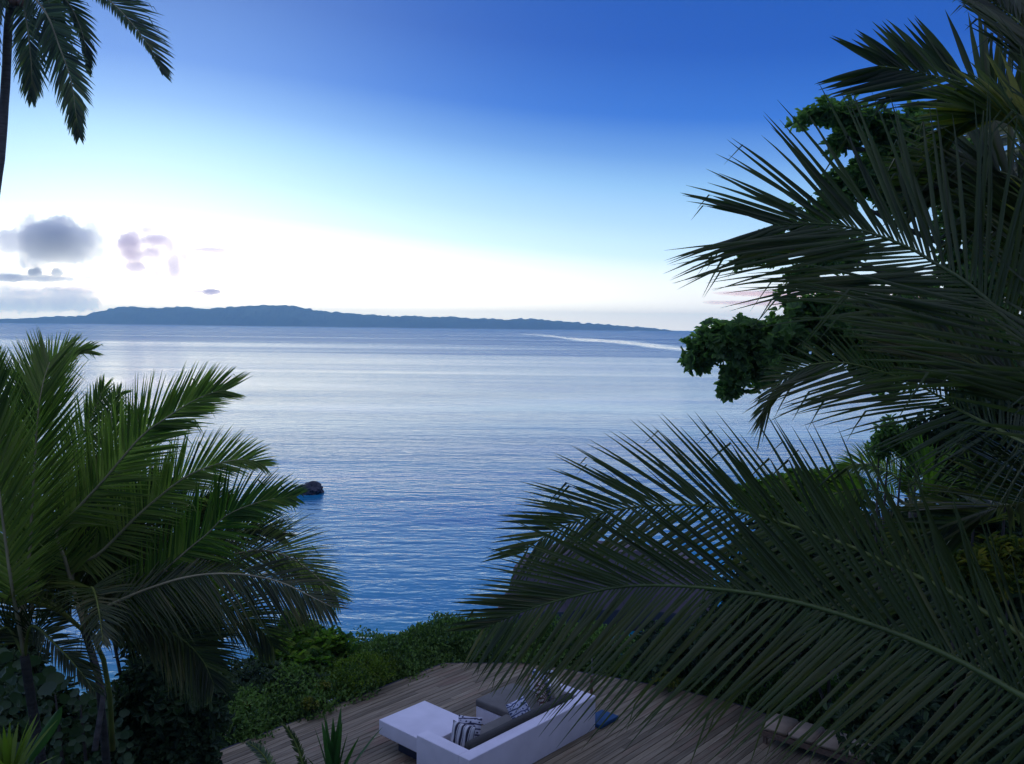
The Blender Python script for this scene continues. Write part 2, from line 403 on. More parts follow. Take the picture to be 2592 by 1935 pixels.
# island
prof = [(-60, 807), (0, 805), (60, 804), (100, 803), (130, 800), (160, 799), (205, 797), (235, 787), (270, 781), (305, 776), (345, 774), (380, 778), (410, 778), (445, 774), (470, 774), (500, 779), (535, 779),
        (560, 777), (590, 776), (625, 774), (660, 771), (700, 770), (735, 771), (760, 776), (790, 781), (830, 787), (865, 789), (900, 792), (940, 794), (975, 797), (1010, 798), (1050, 797), (1075, 799), (1095, 801), (1140, 799), (1170, 802),
        (1200, 805), (1235, 803), (1265, 806), (1300, 807), (1315, 803), (1330, 806), (1350, 804), (1375, 808), (1410, 810), (1450, 813), (1480, 816), (1520, 818), (1560, 822), (1620, 826), (1660, 830), (1690, 833)]
ISD = 5200.0
iv = []; NX, NY = 420, 26
for i in range(NX):
    xp = -60 + 1750 * i / (NX - 1)
    k = max(j for j in range(len(prof) - 1) if prof[j][0] <= xp + 1e-6); a, b2 = prof[k], prof[k + 1]
    yp = a[1] + (b2[1] - a[1]) * (xp - a[0]) / (b2[0] - a[0])
    hzn = 813 + 23 / 1757 * xp
    hh = (hzn - yp) / FPX * ISD + 3 + rnd.uniform(-3.4, 3.4) + 3 * math.sin(xp * .21) * math.sin(xp * .05)
    hh = max(hh, 3)
    X = (xp - PW / 2) / FPX * ISD
    for j in range(NY):
        s = j / (NY - 1)
        sh = math.sin(math.pi * min(1, s * 1.0)) ** .7
        ripple = 1 - .42 * abs(math.sin(i * .23 + j * .9 + 1.8 * math.sin(i * .061) + 1.2 * math.sin(j * 1.7 + i * .5))) * (1 if abs(s - .5) > .06 else 0)
        iv.append((X * (1 + (s - .5) * .12), ISD - 600 + 1200 * s + 60 * math.sin(i * .11), SEA - 1 + hh * sh * ripple))
imf = [(i * NY + j, (i + 1) * NY + j, (i + 1) * NY + j + 1, i * NY + j + 1) for i in range(NX - 1) for j in range(NY - 1)]
M['island'] = simple('far_hills', (.08, .12, .09), .95, .3, .004)
tag(mobj('island_hills', iv, imf, M['island'], smooth=True, origin=Vector((0, ISD, 0))), 'long low hazy blue island along the horizon', kind='structure')

sh = []; shf = []
for i in range(NX):
    x0 = (-60 + 1750 * i / (NX - 1) - PW / 2) / FPX * ISD * .94; yy = ISD - 648 + 60 * math.sin(i * .11); hh = 1.6 + 1.6 * abs(math.sin(i * .37) * math.sin(i * .083))
    sh += [(x0, yy, SEA - .5), (x0, yy + 6, SEA + hh)]
    if i and 70 < i < 400: shf.append((2 * i - 2, 2 * i, 2 * i + 1, 2 * i - 1))
M['shore_glint'] = simple('pale_shore_glint', (.6, .56, .48), .9, .1, .01)  # pale strip painted in place of the bright sea reflection along the shore
tag(mobj('island_shore_glint', sh, shf, M['shore_glint'], origin=Vector((0, ISD, 0))), 'thin pale painted line of sea reflection at the foot of the island', kind='structure')

# haze box
m, t, o = new_mat('haze_air')
pv = nd(t, 'ShaderNodeVolumePrincipled'); pv.inputs['Color'].default_value = (.55, .86, 1, 1); pv.inputs['Density'].default_value = .0002; pv.inputs['Anisotropy'].default_value = .6
t.links.new(pv.outputs[0], o.inputs['Volume'])
mb = MB(); mb.box((0, 0, 70), (7850, 0, 0), (0, 7850, 0), (0, 0, 77))
hz = mb.build('haze', m); tag(hz, 'thin blue sea haze', kind='stuff'); hz.display_type = 'WIRE'

# clouds: soft volumes far beyond the haze
crs = random.Random(21)


def cloud_mat(dens, colr):
    m, t, o = new_mat('cloud_vapour')
    pv = nd(t, 'ShaderNodeVolumePrincipled'); pv.inputs['Color'].default_value = (*colr, 1); pv.inputs['Density'].default_value = dens
    pv.inputs['Anisotropy'].default_value = .7
    t.links.new(pv.outputs[0], o.inputs['Volume']); return m


CLD = 11500.0


def cloud(blobs, dens, colr, label, disp=90, vox=14, depth_mul=1.0, dist=CLD, puffs=12):
    bm = bmesh.new()
    for (cx, cy, rx, ry) in blobs:
        c = P(cx, cy, dist); k = dist / FPX
        rx *= 1.12; ry *= 1.18; mtx = Matrix.Translation(c) @ Matrix.Diagonal((rx * k, max(min(rx, ry * 1.6) * k * depth_mul, 12), ry * k, 1))
        bmesh.ops.create_icosphere(bm, subdivisions=3, radius=1, matrix=mtx)
        for _ in range(puffs):                      # cauliflower puffs round the rim of each lobe
            a = crs.uniform(0, 2 * math.pi); rr_ = min(rx, ry) * crs.uniform(.16, .42); e_ = crs.uniform(.8, 1.08)
            pc = P(cx + math.cos(a) * rx * e_, cy + math.sin(a) * ry * e_, dist + crs.uniform(-.6, .6) * min(rx, ry) * k)
            bmesh.ops.create_icosphere(bm, subdivisions=2, radius=1, matrix=Matrix.Translation(pc) @ Matrix.Diagonal((rr_ * k * crs.uniform(1, 1.7), rr_ * k, rr_ * k, 1)))
    cen = sum((v.co for v in bm.verts), Vector()) / len(bm.verts)
    for v in bm.verts: v.co -= cen
    me = bpy.data.meshes.new('cloud'); bm.to_mesh(me); bm.free(); me.materials.append(cloud_mat(dens, colr))
    o = bpy.data.objects.new('cloud', me); COL.objects.link(o); o.location = cen
    r = o.modifiers.new('join', 'REMESH'); r.mode = 'VOXEL'; r.voxel_size = vox
    dg = bpy.context.evaluated_depsgraph_get(); me2 = bpy.data.meshes.new_from_object(o.evaluated_get(dg)); o.modifiers.clear(); o.data = me2
    from mathutils import noise as nz
    nrms = [v.normal.copy() for v in me2.vertices]
    for v, nn in zip(me2.vertices, nrms):
        w = v.co + cen; a = abs(nz.noise(w / 170)) * 1.3 + abs(nz.noise(w / 70)) * 1.2 + abs(nz.noise(w / 30)) * .9 - .12
        v.co += nn * disp * (a - .28)
    r2 = o.modifiers.new('close', 'REMESH'); r2.mode = 'VOXEL'; r2.voxel_size = vox
    tag(o, label, 'cloud', 'clouds low over the island')
    return o


def q(lst, s=.2937, ox=0, oy=500): return [(ox + a * s, oy + b * s, c * s, d * s) for a, b, c, d in lst]


CG = (.87, .91, 1.0); CP = (.92, .88, 1.0)
cloud(q([(470, 390, 240, 150), (280, 370, 90, 140), (90, 390, 120, 90), (590, 290, 85, 80), (740, 390, 110, 95), (830, 500, 55, 45), (280, 540, 90, 70), (360, 610, 35, 35), (700, 560, 45, 35), (250, 260, 45, 60)]),
      .0078, CG, 'largest dark blue-grey puffy cloud high above the left end of the island', 55, 8)
cloud(q([(1120, 400, 85, 70), (1140, 500, 80, 45), (1350, 370, 110, 38), (1465, 430, 38, 80), (1350, 620, 38, 75), (1500, 600, 52, 90), (1595, 500, 32, 32), (1270, 285, 50, 20), (1330, 480, 55, 40), (1170, 600, 70, 40)]),
      .013, CP, 'ragged lilac cloud with hanging tufts right of the big dark cloud', 30, 6)
cloud(q([(1800, 455, 170, 18), (1880, 465, 90, 16)]), .022, CP, 'thin dark streak of cloud right of the ragged cloud', 9, 6)
cloud(q([(1820, 815, 70, 22), (1740, 812, 120, 9)]), .03, CP, 'small flat lilac cloud low over the middle of the island', 9, 6)
cloud(q([(350, 700, 300, 22), (90, 695, 130, 26), (495, 645, 42, 32), (300, 650, 50, 30), (760, 697, 70, 9)]), .02, CG, 'flat grey cloud bank just under the big dark cloud', 22, 7)
cloud(q([(800, 800, 420, 26), (1180, 800, 75, 22), (230, 825, 130, 20)]), .006, CP, 'long pale pinkish cloud band above the left end of the island', 22, 7)
cloud(q([(560, 880, 230, 75), (150, 900, 300, 60), (400, 945, 280, 30), (760, 910, 70, 50), (60, 820, 160, 50), (300, 800, 200, 30)]), .0045, CG, 'low pale cloud resting at the left end of the island', 70, 9)
cloud(q([(70, 620, 130, 80)]), .003, CG, 'pale round cloud at the left edge under the big dark cloud', 60, 12)
cloud([(2010, 745, 190, 7), (2150, 735, 90, 12), (1930, 768, 140, 5)], .016, (.95, .78, .80), 'thin pink cloud streak over the sea behind the palm fronds', 8, 5)
cloud([(2270, 758, 120, 10), (2110, 771, 110, 4)], .016, (.95, .78, .80), 'short pink cloud streak low behind the right hand tree', 8, 5)

# ------------------------------------------------------------------ deck
uA = math.radians(48); U = Vector((math.cos(uA), math.sin(uA), 0)); V = Vector((-U.y, U.x, 0)); Z = Vector((0, 0, 1))
A0 = Vector((-.680, 15.151, 0))


def L(s, t_, z): return A0 + U * s + V * t_ + Z * z


poly = [(-1.63, 21.49), (.36, 21.56), (1.25, 21.25), (3.86, 20.15), (5.2, 19.3), (8.4, 16.2), (9.5, 12), (8, 9), (-12.6, 9)]
poly = [(Vector((x, y, 0)) - A0) for x, y in poly]; poly = [(p.dot(U), p.dot(V)) for p in poly]


def clip(pg, nx, ny, c):        # keep nx*s+ny*t <= c
    outp = []
    for i in range(len(pg)):
        a, b_ = pg[i], pg[(i + 1) % len(pg)]
        da = nx * a[0] + ny * a[1] - c; db = nx * b_[0] + ny * b_[1] - c
        if da <= 0: outp.append(a)
        if (da < 0 < db) or (db < 0 < da):
            k = da / (da - db); outp.append((a[0] + (b_[0] - a[0]) * k, a[1] + (b_[1] - a[1]) * k))
    return outp


deck = empty('deck', A0); tag(deck, 'weathered brown timber deck beside the sea', kind='structure')
PWD = .145; tmin = min(p[1] for p in poly); tmax = max(p[1] for p in poly); k = 0; nplank = 0
tt = tmin
while tt < tmax:
    strip = clip(clip(poly, 0, -1, -(tt + .007)), 0, 1, tt + PWD - .007)
    if len(strip) >= 3:
        s0, s1 = min(p[0] for p in strip), max(p[0] for p in strip)
        cuts = [s0 - 1]; c = s0 + rnd.uniform(1.5, 6.0)
        while c < s1 - .8: cuts.append(c); c += rnd.uniform(4.6, 6.4)
        cuts.append(s1 + 1)
        for ca, cb in zip(cuts, cuts[1:]):
            pc = clip(clip(strip, -1, 0, -(ca + .002)), 1, 0, cb - .002)
            if len(pc) < 3: continue
            zz = rnd.uniform(-.006, .0)
            n_ = len(pc)
            pts = [L(a, b_, zz) for a, b_ in pc] + [L(a, b_, zz - .035) for a, b_ in pc]
            fs = [tuple(range(n_)), tuple(reversed(range(n_, 2 * n_)))] + [(i, n_ + i, n_ + (i + 1) % n_, (i + 1) % n_) for i in range(n_)]
            # local frame so that the grain follows the board
            o = bpy.data.objects.new('plank', bpy.data.meshes.new('plank')); COL.objects.link(o)
            cs = sum(a for a, _ in pc) / n_; ct = sum(b_ for _, b_ in pc) / n_
            lp = [(a - cs, b_ - ct, zz) for a, b_ in pc] + [(a - cs, b_ - ct, zz - .035) for a, b_ in pc]
            o.data.from_pydata(lp, [], fs); o.data.materials.append(M['plank'])
            o.parent = deck; o.location = U * cs + V * ct; o.rotation_euler = (0, 0, uA); nplank += 1
    tt += PWD
# noise must differ from board to board
wn = M['plank'].node_tree
add = wn.nodes.new('ShaderNodeVectorMath'); add.operation = 'ADD'
oi_ = [x for x in wn.nodes if x.type == 'OBJECT_INFO'][0]; tcx = [x for x in wn.nodes if x.type == 'TEX_COORD'][0]
sc_ = wn.nodes.new('ShaderNodeVectorMath'); sc_.operation = 'SCALE'; sc_.inputs['Scale'].default_value = 1.0
wn.links.new(oi_.outputs['Location'], sc_.inputs[0])
for l_ in list(wn.links):
    if l_.from_node == tcx and l_.to_node.type == 'MAPPING':
        dst = l_.to_socket; wn.links.remove(l_); wn.links.new(add.outputs[0], dst)
wn.links.new(tcx.outputs['Object'], add.inputs[0]); wn.links.new(sc_.outputs[0], add.inputs[1])
# fascia boards round the rim
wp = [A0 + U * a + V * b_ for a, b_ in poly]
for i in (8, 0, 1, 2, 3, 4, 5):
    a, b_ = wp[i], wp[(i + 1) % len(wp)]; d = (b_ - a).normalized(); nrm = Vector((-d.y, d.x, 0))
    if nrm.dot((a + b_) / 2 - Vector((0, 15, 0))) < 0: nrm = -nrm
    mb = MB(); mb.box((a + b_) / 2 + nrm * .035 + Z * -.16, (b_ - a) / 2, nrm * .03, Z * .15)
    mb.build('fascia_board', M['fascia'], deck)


# ------------------------------------------------------------------ sofa and things on the deck
def soft_box(name, s0, s1, t0, t1, z0, z1, mat, parent, bev=.05, seg=3, tilt=0.0, puff=0.0):
    bm = bmesh.new(); bmesh.ops.create_cube(bm, size=1)
    for v in bm.verts: v.co = Vector((v.co.x * (s1 - s0), v.co.y * (t1 - t0), v.co.z * (z1 - z0)))
    bmesh.ops.bevel(bm, geom=bm.edges[:], offset=bev, segments=seg, affect='EDGES', profile=.6)
    if puff:
        bmesh.ops.subdivide_edges(bm, edges=[e for e in bm.edges if e.calc_length() > .3], cuts=6, use_grid_fill=True)
        for v in bm.verts:
            fx = max(0, 1 - abs(v.co.x / (s1 - s0) * 2) ** 3); fy = max(0, 1 - abs(v.co.y / (t1 - t0) * 2) ** 3)
            if v.co.z > 0: v.co.z += puff * fx * fy + .006 * math.sin(v.co.x * 9) * math.sin(v.co.y * 7)
    me = bpy.data.meshes.new(name); bm.to_mesh(me); bm.free(); me.materials.append(mat); me.shade_smooth()
    o = bpy.data.objects.new(name, me); COL.objects.link(o)
    loc = L((s0 + s1) / 2, (t0 + t1) / 2, (z0 + z1) / 2)
    if parent: o.parent = parent; loc = loc - parent_origin(parent)
    o.location = loc; o.rotation_euler = (tilt, 0, uA)
    return o


def rc(name, s0, s1, t0, t1, z0, z1, mat, parent): return soft_box(name, s0, s1, t0, t1, z0, z1, mat, parent, .02, 3)


sofa = empty('sofa', L(0, 0, 0)); tag(sofa, 'white L-shaped outdoor sofa with low table end standing on the timber deck', 'sofa')
rc('back_wall_panel', 0, 3.80, 0, .28, 0.0, .73, M['render_white'], sofa)
rc('arm', 0, .28, .281, 1.42, 0.0, .728, M['render_white'], sofa)
rc('arm', 3.52, 3.80, .281, 1.62, 0.0, .728, M['render_white'], sofa)
rc('seat_base', .281, 3.519, .281, 1.20, .0, .34, M['render_white'], sofa)
rc('chaise_base', 2.30, 3.50, 1.201, 2.08, .0, .34, M['render_white'], sofa)
rc('table_top', .10, 1.34, 1.2, 2.66, .30, .60, M['render_white'], sofa)
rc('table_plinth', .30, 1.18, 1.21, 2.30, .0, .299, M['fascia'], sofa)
soft_box('seat_cushion', .30, 2.28, .30, 1.18, .342, .47, M['taupe'], sofa, .04, 3, 0, .02)
soft_box('chaise_cushion', 2.29, 3.50, .30, 2.10, .342, .50, M['taupe'], sofa, .045, 3, 0, .02)
soft_box('back_cushion', .34, 3.44, .30, .47, .45, .80, M['taupe_dark'], sofa, .07, 4, R(-6))


def pillow(loc, w, h, d, rot, mat, label, group='scatter pillows on the white sofa'):
    N_ = 14; vs = []; uv = []
    for side in (1, -1):
        for j in range(N_ + 1):
            for i in range(N_ + 1):
                a = i / N_ * 2 - 1; b_ = j / N_ * 2 - 1
                th = ((1 - a ** 4) * (1 - b_ ** 4)) ** .55
                pinch = 1 - .07 * (1 - abs(b_) ** 2) * abs(a) ** 6; pinch2 = 1 - .07 * (1 - a * a) * abs(b_) ** 6
                wr = .012 * math.sin(a * 7 + b_ * 4) * th
                vs.append((a * w / 2 * pinch, side * (d / 2 * th) + wr, b_ * h / 2 * pinch2)); uv.append(((a + 1) / 2, (b_ + 1) / 2))
    fs = []; K = (N_ + 1) ** 2
    for j in range(N_):
        for i in range(N_):
            a = j * (N_ + 1) + i; fs.append((a, a + 1, a + N_ + 2, a + N_ + 1)); fs.append((K + a, K + a + N_ + 1, K + a + N_ + 2, K + a + 1))
    me = bpy.data.meshes.new('pillow'); me.from_pydata(vs, [], fs); me.materials.append(mat)
    ul = me.uv_layers.new(name='UVMap')
    for l_ in me.loops: ul.data[l_.index].uv = uv[l_.vertex_index]
    me.shade_smooth()
    o = bpy.data.objects.new('pillow', me); COL.objects.link(o); o.location = loc; o.rotation_euler = rot
    tag(o, label, 'pillow', group); return o


pillow(L(.62, .80, .70), .52, .46, .20, (R(-14), R(2), uA + R(-78)), M['p_stripe'], 'black and white striped pillow at the near end of the sofa')
pillow(L(.92, .92, .70), .52, .46, .18, (R(-24), R(-4), uA + R(-70)), M['p_motif'], 'dark leaf patterned white pillow behind the striped pillow')
pillow(L(2.12, .66, .72), .58, .50, .17, (R(-38), 0, uA + R(3)), M['p_blue'], 'blue and white patterned pillow leaning in the middle of the back cushion')
pillow(L(2.98, .84, .80), .60, .60, .20, (R(-16), R(3), uA + R(38)), M['p_lattice'], 'brown lattice patterned pillow standing on the chaise end')
pillow(L(3.34, 1.12, .80), .56, .58, .17, (R(-14), 0, uA + R(72)), M['p_blue'], 'blue and white pillow behind the brown lattice pillow')
pillow(L(3.26, .64, .82), .46, .48, .15, (R(-15), 0, uA + R(30)), M['cream'], 'plain tan pillow in the far corner of the sofa')

# blue mat on the deck beyond the sofa
mt = soft_box('floor_mat', 3.86, 4.52, -.10, .36, .002, .09, M['blue'], None, .02, 2)
tag(mt, 'flat blue mat lying on the deck beside the far end of the sofa', 'mat')
# torch pole behind the sofa
pb = G(1497, 1755, 0)
pole = empty('torch_pole', pb); tag(pole, 'slim upright pole with brown lower sleeve at the deck edge behind the sofa', 'pole')
mb = MB(); mb.tube([pb, pb + Z * .42], .035, 10); mb.build('sleeve', M['bamboo'], pole)
mb = MB(); mb.tube([pb + Z * .42, pb + Z * .85, pb + Vector((-.01, 0, 1.0))], [.014, .012, .011], 8); mb.build('rod', M['pole'], pole)
# two low white deck lights
for (sx, sy, lab, ax) in ((1390, 1701, 'small white light bar at the far deck edge behind the sofa', Vector((1, -.35, 0))), (841, 1774, 'thin white light bar at the left deck edge by yellow leaves', U)):
    p = G(sx, sy, .04); ax = ax.normalized(); e = empty('deck_light', (p.x, p.y, 0)); tag(e, lab, 'deck light', 'low lights along the deck edge')
    side = Vector((-ax.y, ax.x, 0))
    mb = MB(); mb.box((p.x, p.y, .055), ax * .13, side * .03, Z * .018); mb.build('diffuser', M['white_metal'], e)
    mb = MB(); mb.box((p.x, p.y, .018), ax * .15, side * .05, Z * .018); mb.build('base', M['fascia'], e)

# low daybed at right
B1, B2 = G(1925, 1836, .38), G(2205, 1922, .38); bu = (B2 - B1).normalized(); bv = Vector((-bu.y, bu.x, 0)); bl = (B2 - B1).length
day = empty('daybed', (B1.x, B1.y, 0)); tag(day, 'low teak daybed with tan cushions behind the hanging palm frond', 'daybed')
nc = 4
for i in range(nc):
    mb = MB(); c = B1 + bu * (bl * (i + .5) / nc) + bv * .38; c.z = .34
    bm = bmesh.new(); bmesh.ops.create_cube(bm, size=1)
    for v in bm.verts: v.co = Vector((v.co.x * (bl / nc - .03), v.co.y * .72, v.co.z * .12))
    bmesh.ops.bevel(bm, geom=bm.edges[:], offset=.03, segments=3, affect='EDGES'); me = bpy.data.meshes.new('cushion'); bm.to_mesh(me); bm.free(); me.shade_smooth()
    me.materials.append(M['tan']); o = bpy.data.objects.new('cushion', me); COL.objects.link(o); o.parent = day; o.location = c - day.location; o.rotation_euler = (0, 0, math.atan2(bu.y, bu.x))
for s in (0, 1):
    mb = MB(); c = B1 + bu * bl / 2 + bv * (.02 + .72 * s); c.z = .22; mb.box(c, bu * bl / 2, bv * .02, Z * .05); mb.build('side_rail', M['teak'], day)
for i in range(12):
    mb = MB(); c = B1 + bu * (bl * (i + .5) / 12) + bv * .38; c.z = .255; mb.box(c, bu * .05, bv * .33, Z * .01); mb.build('slat', M['teak'], day)
for a in (.04, .96):
    for b_ in (.06, .70):
        mb = MB(); c = B1 + bu * bl * a + bv * b_; c.z = .12; mb.box(c, bu * .035, bv * .035, Z * .12); mb.build('leg', M['teak'], day)


# ------------------------------------------------------------------ rocks
def rock(name, c, r, mat, seed, flat=.0, sub=4, amp=.25):
    from mathutils import noise
    bm = bmesh.new(); bmesh.ops.create_icosphere(bm, subdivisions=sub, radius=1)
    for v in bm.verts:
        p = v.co.normalized()
        cell = noise.cell_vector(p * 2.2 + Vector((seed,) * 3))
        d = 1 + amp * (noise.fractal(p * 1.7 + Vector((seed, 0, 0)), 1, 2, 5) * 1.6 + (cell.x - .5) * .35)
        q_ = p * d
        v.co = Vector((q_.x * r[0], q_.y * r[1], q_.z * r[2]))
    me = bpy.data.meshes.new(name); bm.to_mesh(me); bm.free(); me.materials.append(mat)
    o = bpy.data.objects.new(name, me); COL.objects.link(o); o.location = c; return o


rp = G(782, 1248, SEA)
tag(rock('sea_rock', rp + Z * .0, (1.0, .8, .62), M['rock_dark'], 3.1, amp=.27), 'small dark rock breaking the water beyond the left palms', 'rock')
rr = G(730, 1262, SEA); tag(rock('sea_rock', rr - Z * .1, (.55, .5, .3), M['rock_dark'], 5.1, sub=3), 'tiny low rock in the water left of the small dark rock', 'rock')


def ledge(name, outline, mat, dist, label, depth=6.0):
    """a rocky shelf: the outline is its seaward profile, given real depth, steps and slope"""
    from mathutils import noise
    pts = catmull([P(x, y, dist) for x, y in outline], 46); n = len(pts); K = 12; vs = []
    cen = Vector((3.2, dist + 2, SEA - .5))
    for j in range(K + 1):
        s = j / K
        for i, p in enumerate(pts):
            q_ = p.copy(); q_.z = p.z
            back = s * depth; q_.y += back; q_.x = p.x + (cen.x - p.x) * s * .35
            top = q_.z
            q_.z = SEA - .6 + (top - SEA + .6) * (1 - s ** 3 * .8)
            q_ += Vector((noise.noise(q_ * .9), noise.noise(q_ * .9 + Vector((7, 0, 0))), noise.noise(q_ * 1.1 + Vector((0, 9, 0))))) * .25
            vs.append(q_)
    base = [Vector((p.x + (p.x - cen.x) * .02, p.y - .3, SEA - 1)) for p in pts]
    fs = [(j * n + i, (j + 1) * n + i, (j + 1) * n + i + 1, j * n + i + 1) for j in range(K) for i in range(n - 1)]
    b0 = len(vs); mid = [(p + q_) / 2 + Vector((0, noise.noise(p * .8) * .4 - .6, 0)) for p, q_ in zip(pts, base)]
    vs += mid; vs += base
    fs += [(i, i + 1, b0 + i + 1, b0 + i) for i in range(n - 1)] + [(b0 + i, b0 + i + 1, b0 + n + i + 1, b0 + n + i) for i in range(n - 1)]
    o = mobj(name, vs, fs, mat); tag(o, label, 'rock'); return o


ledge('rock_outcrop', [(1238, 1566), (1247, 1548), (1262, 1536), (1273, 1520), (1283, 1508), (1286, 1490), (1296, 1478), (1299, 1448), (1304, 1438), (1325, 1434), (1352, 1424), (1375, 1414), (1400, 1408), (1450, 1400), (1520, 1398), (1620, 1402), (1720, 1415), (1800, 1440)],
      M['rock'], 32.0, 'brown stepped rock outcrop rising from the sea behind the big frond')


# ------------------------------------------------------------------ foliage
def leaves(C, D, Nn, ln, wd, fold=.25, tipw=.62):
    """leaf blades (two folded quads each) at C pointing along D"""
    D = D / np.linalg.norm(D, axis=1, keepdims=True)
    S = np.cross(D, Nn); S /= np.linalg.norm(S, axis=1, keepdims=True) + 1e-9
    Np = np.cross(S, D); ln = ln[:, None]; wd = wd[:, None]
    b = C; tip = C + D * ln - Np * ln * .12
    l1 = C + D * ln * .38 + S * wd * .42 + Np * wd * fold; r1 = C + D * ln * .38 - S * wd * .42 + Np * wd * fold
    l2 = C + D * ln * .8 + S * wd * tipw * .8 + Np * wd * fold * .8; r2 = C + D * ln * .8 - S * wd * tipw * .8 + Np * wd * fold * .8
    n = len(C); Vv = np.stack([b, l1, l2, tip, r2, r1], axis=1).reshape(-1, 3); k = np.arange(n)[:, None] * 6
    F = np.concatenate([k + np.array([[0, 1, 2, 3]]), k + np.array([[0, 3, 4, 5]])], axis=0)
    return Vv, F


def blob_points(blobs, n, shell=.55, hole=0.0, lumpy=1.0):
    vol = np.array([(b[1][0] * b[1][1] * b[1][2]) ** .75 for b in blobs]); pr = vol / vol.sum()
    idx = rng.choice(len(blobs), n, p=pr)
    c = np.array([tuple(b[0]) for b in blobs])[idx]; r = np.array([tuple(b[1]) for b in blobs])[idx]
    d = rng.normal(size=(n, 3)); d /= np.linalg.norm(d, axis=1, keepdims=True)
    rad = shell + (1.05 - shell) * rng.random(n) ** .6
    lump = 1 + lumpy * .22 * np.sin(d[:, 0] * 5 + idx) * np.sin(d[:, 1] * 4.3 + idx * 2) + lumpy * .12 * np.sin(d[:, 2] * 9 + idx) + rng.normal(size=n) * .05
    p = c + d * r * (rad * lump)[:, None]
    outw = d / r; outw /= np.linalg.norm(outw, axis=1, keepdims=True)
    if hole > 0:
        f = np.sin(p[:, 0] * 3.1 + 1) * np.sin(p[:, 1] * 2.7 + 2) * np.sin(p[:, 2] * 3.7) + .5 * np.sin(p[:, 0] * 7.3) * np.sin(p[:, 2] * 6.1 + 1)
        keep = f < (1 - hole) * 1.2 - .1; p = p[keep]; outw = outw[keep]
    return p, outw


def foliage(name, blobs, n, ll, lw, mat, parent=None, per=1, upb=.35, hole=0.0, shell=.55, spread=.9, tipw=.62, lumpy=1.0):
    p, o_ = blob_points(blobs, n, shell, hole, lumpy); n = len(p)
    if per > 1:
        ax = o_ + np.array([0, 0, upb]) + rng.normal(size=(n, 3)) * .3; ax /= np.linalg.norm(ax, axis=1, keepdims=True)
        C = np.repeat(p, per, axis=0); AX = np.repeat(ax, per, axis=0)
        rd = rng.normal(size=(n * per, 3)); rd -= AX * (rd * AX).sum(1, keepdims=True); rd /= np.linalg.norm(rd, axis=1, keepdims=True)
        D = AX * .55 + rd * spread; Nn = AX
    else:
        C = p; D = o_ * .5 + np.array([0, 0, upb * .5]) + rng.normal(size=(n, 3)) * .55; Nn = o_ + rng.normal(size=(n, 3)) * .5 + np.array([0, 0, .5])
    m_ = len(C); Vv, F = leaves(C, D, Nn, ll * rng.uniform(.65, 1.2, m_), lw * rng.uniform(.7, 1.15, m_), tipw=tipw)
    return mobj(name, Vv, F, mat, parent)


def shrub(name, blobs, n, ll, lw, mat, label, cat, group=None, per=1, stem_to=None, extra=None, **kw):
    c = blobs[0][0]; gz = ground_z(c[0], c[1])
    e = empty(name, (c[0], c[1], gz)); tag(e, label, cat, group)
    f = foliage('foliage', blobs, n, ll, lw, mat, e, per, **kw); f['kind'] = 'stuff'
    mb = MB()
    for bc, br in blobs[:5]:
        top = Vector(bc); mb.tube(catmull([Vector((c[0], c[1], gz)) + Vector((rnd.uniform(-.15, .15), rnd.uniform(-.15, .15), 0)), (Vector((c[0], c[1], gz)) + top) / 2 + Vector((rnd.uniform(-.2, .2), 0, .1)), top], 6), [.05 - .006 * i for i in range(7)], 5)
    mb.build('stem', M['bark'], e, True)
    return e


def B(x, y, d, rx, ry, dm=1.0):    # blob centred at a picture point, sizes in picture px at that distance
    k = d / FPX
    return (P(x, y, d), (rx * k, max(rx, ry) * k * dm, ry * k))


# hedge round the deck rim
def hedge(name, path, n, label, mat=None, hw=1.0, hz=.75, ll=.10, lw=.05, zc=-.25):
    bl = []
    for (x, y, s) in path: bl.append((Vector((x, y, zc)), (hw * s, hw * s, hz * s)))
    return shrub(name, bl, n, ll, lw, mat or M['leaf_hedge'], label, 'hedge', None, shell=.8, upb=.5)


hedge('hedge', [(-1.9 + .62 * i, 22.75 + .12 * math.sin(i * 2.1) - .02 * max(0, i - 2) ** 2 * .5, 1 + .1 * math.sin(i * 1.7)) for i in range(8)], 52000, 'low clipped green hedge along the far rim of the deck', hz=.72, hw=1.05)
hedge('hedge', [(-2.65 - .48 * i, 22.05 - .56 * i + .1 * math.sin(i * 2.7), 1.05 + .12 * math.sin(i * 1.9)) for i in range(13)], 80000, 'rambling dark green hedge along the left rim of the deck', hz=.62, hw=1.1)
hedge('hedge', [(3.6 + .7 * i, 21.9 - .45 * i, 1.0 + .1 * math.sin(i * 2.2)) for i in range(7)], 34000, 'green hedge along the right rim of the deck under the big fronds', hz=.75, hw=1.0)
# left ground cover between hedge and sea
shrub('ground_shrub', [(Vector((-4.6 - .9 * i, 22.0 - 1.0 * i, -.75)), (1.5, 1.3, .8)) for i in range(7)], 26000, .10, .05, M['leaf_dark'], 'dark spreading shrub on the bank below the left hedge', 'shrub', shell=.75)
shrub('ground_shrub', [B(905, 1700, 20.6, 75, 26), B(850, 1735, 20.2, 60, 22), B(965, 1682, 21.2, 45, 16)], 5200, .07, .034, M['leaf_lime'], 'lime green leafy patch in the hedge left of the deck corner', 'shrub', shell=.8)
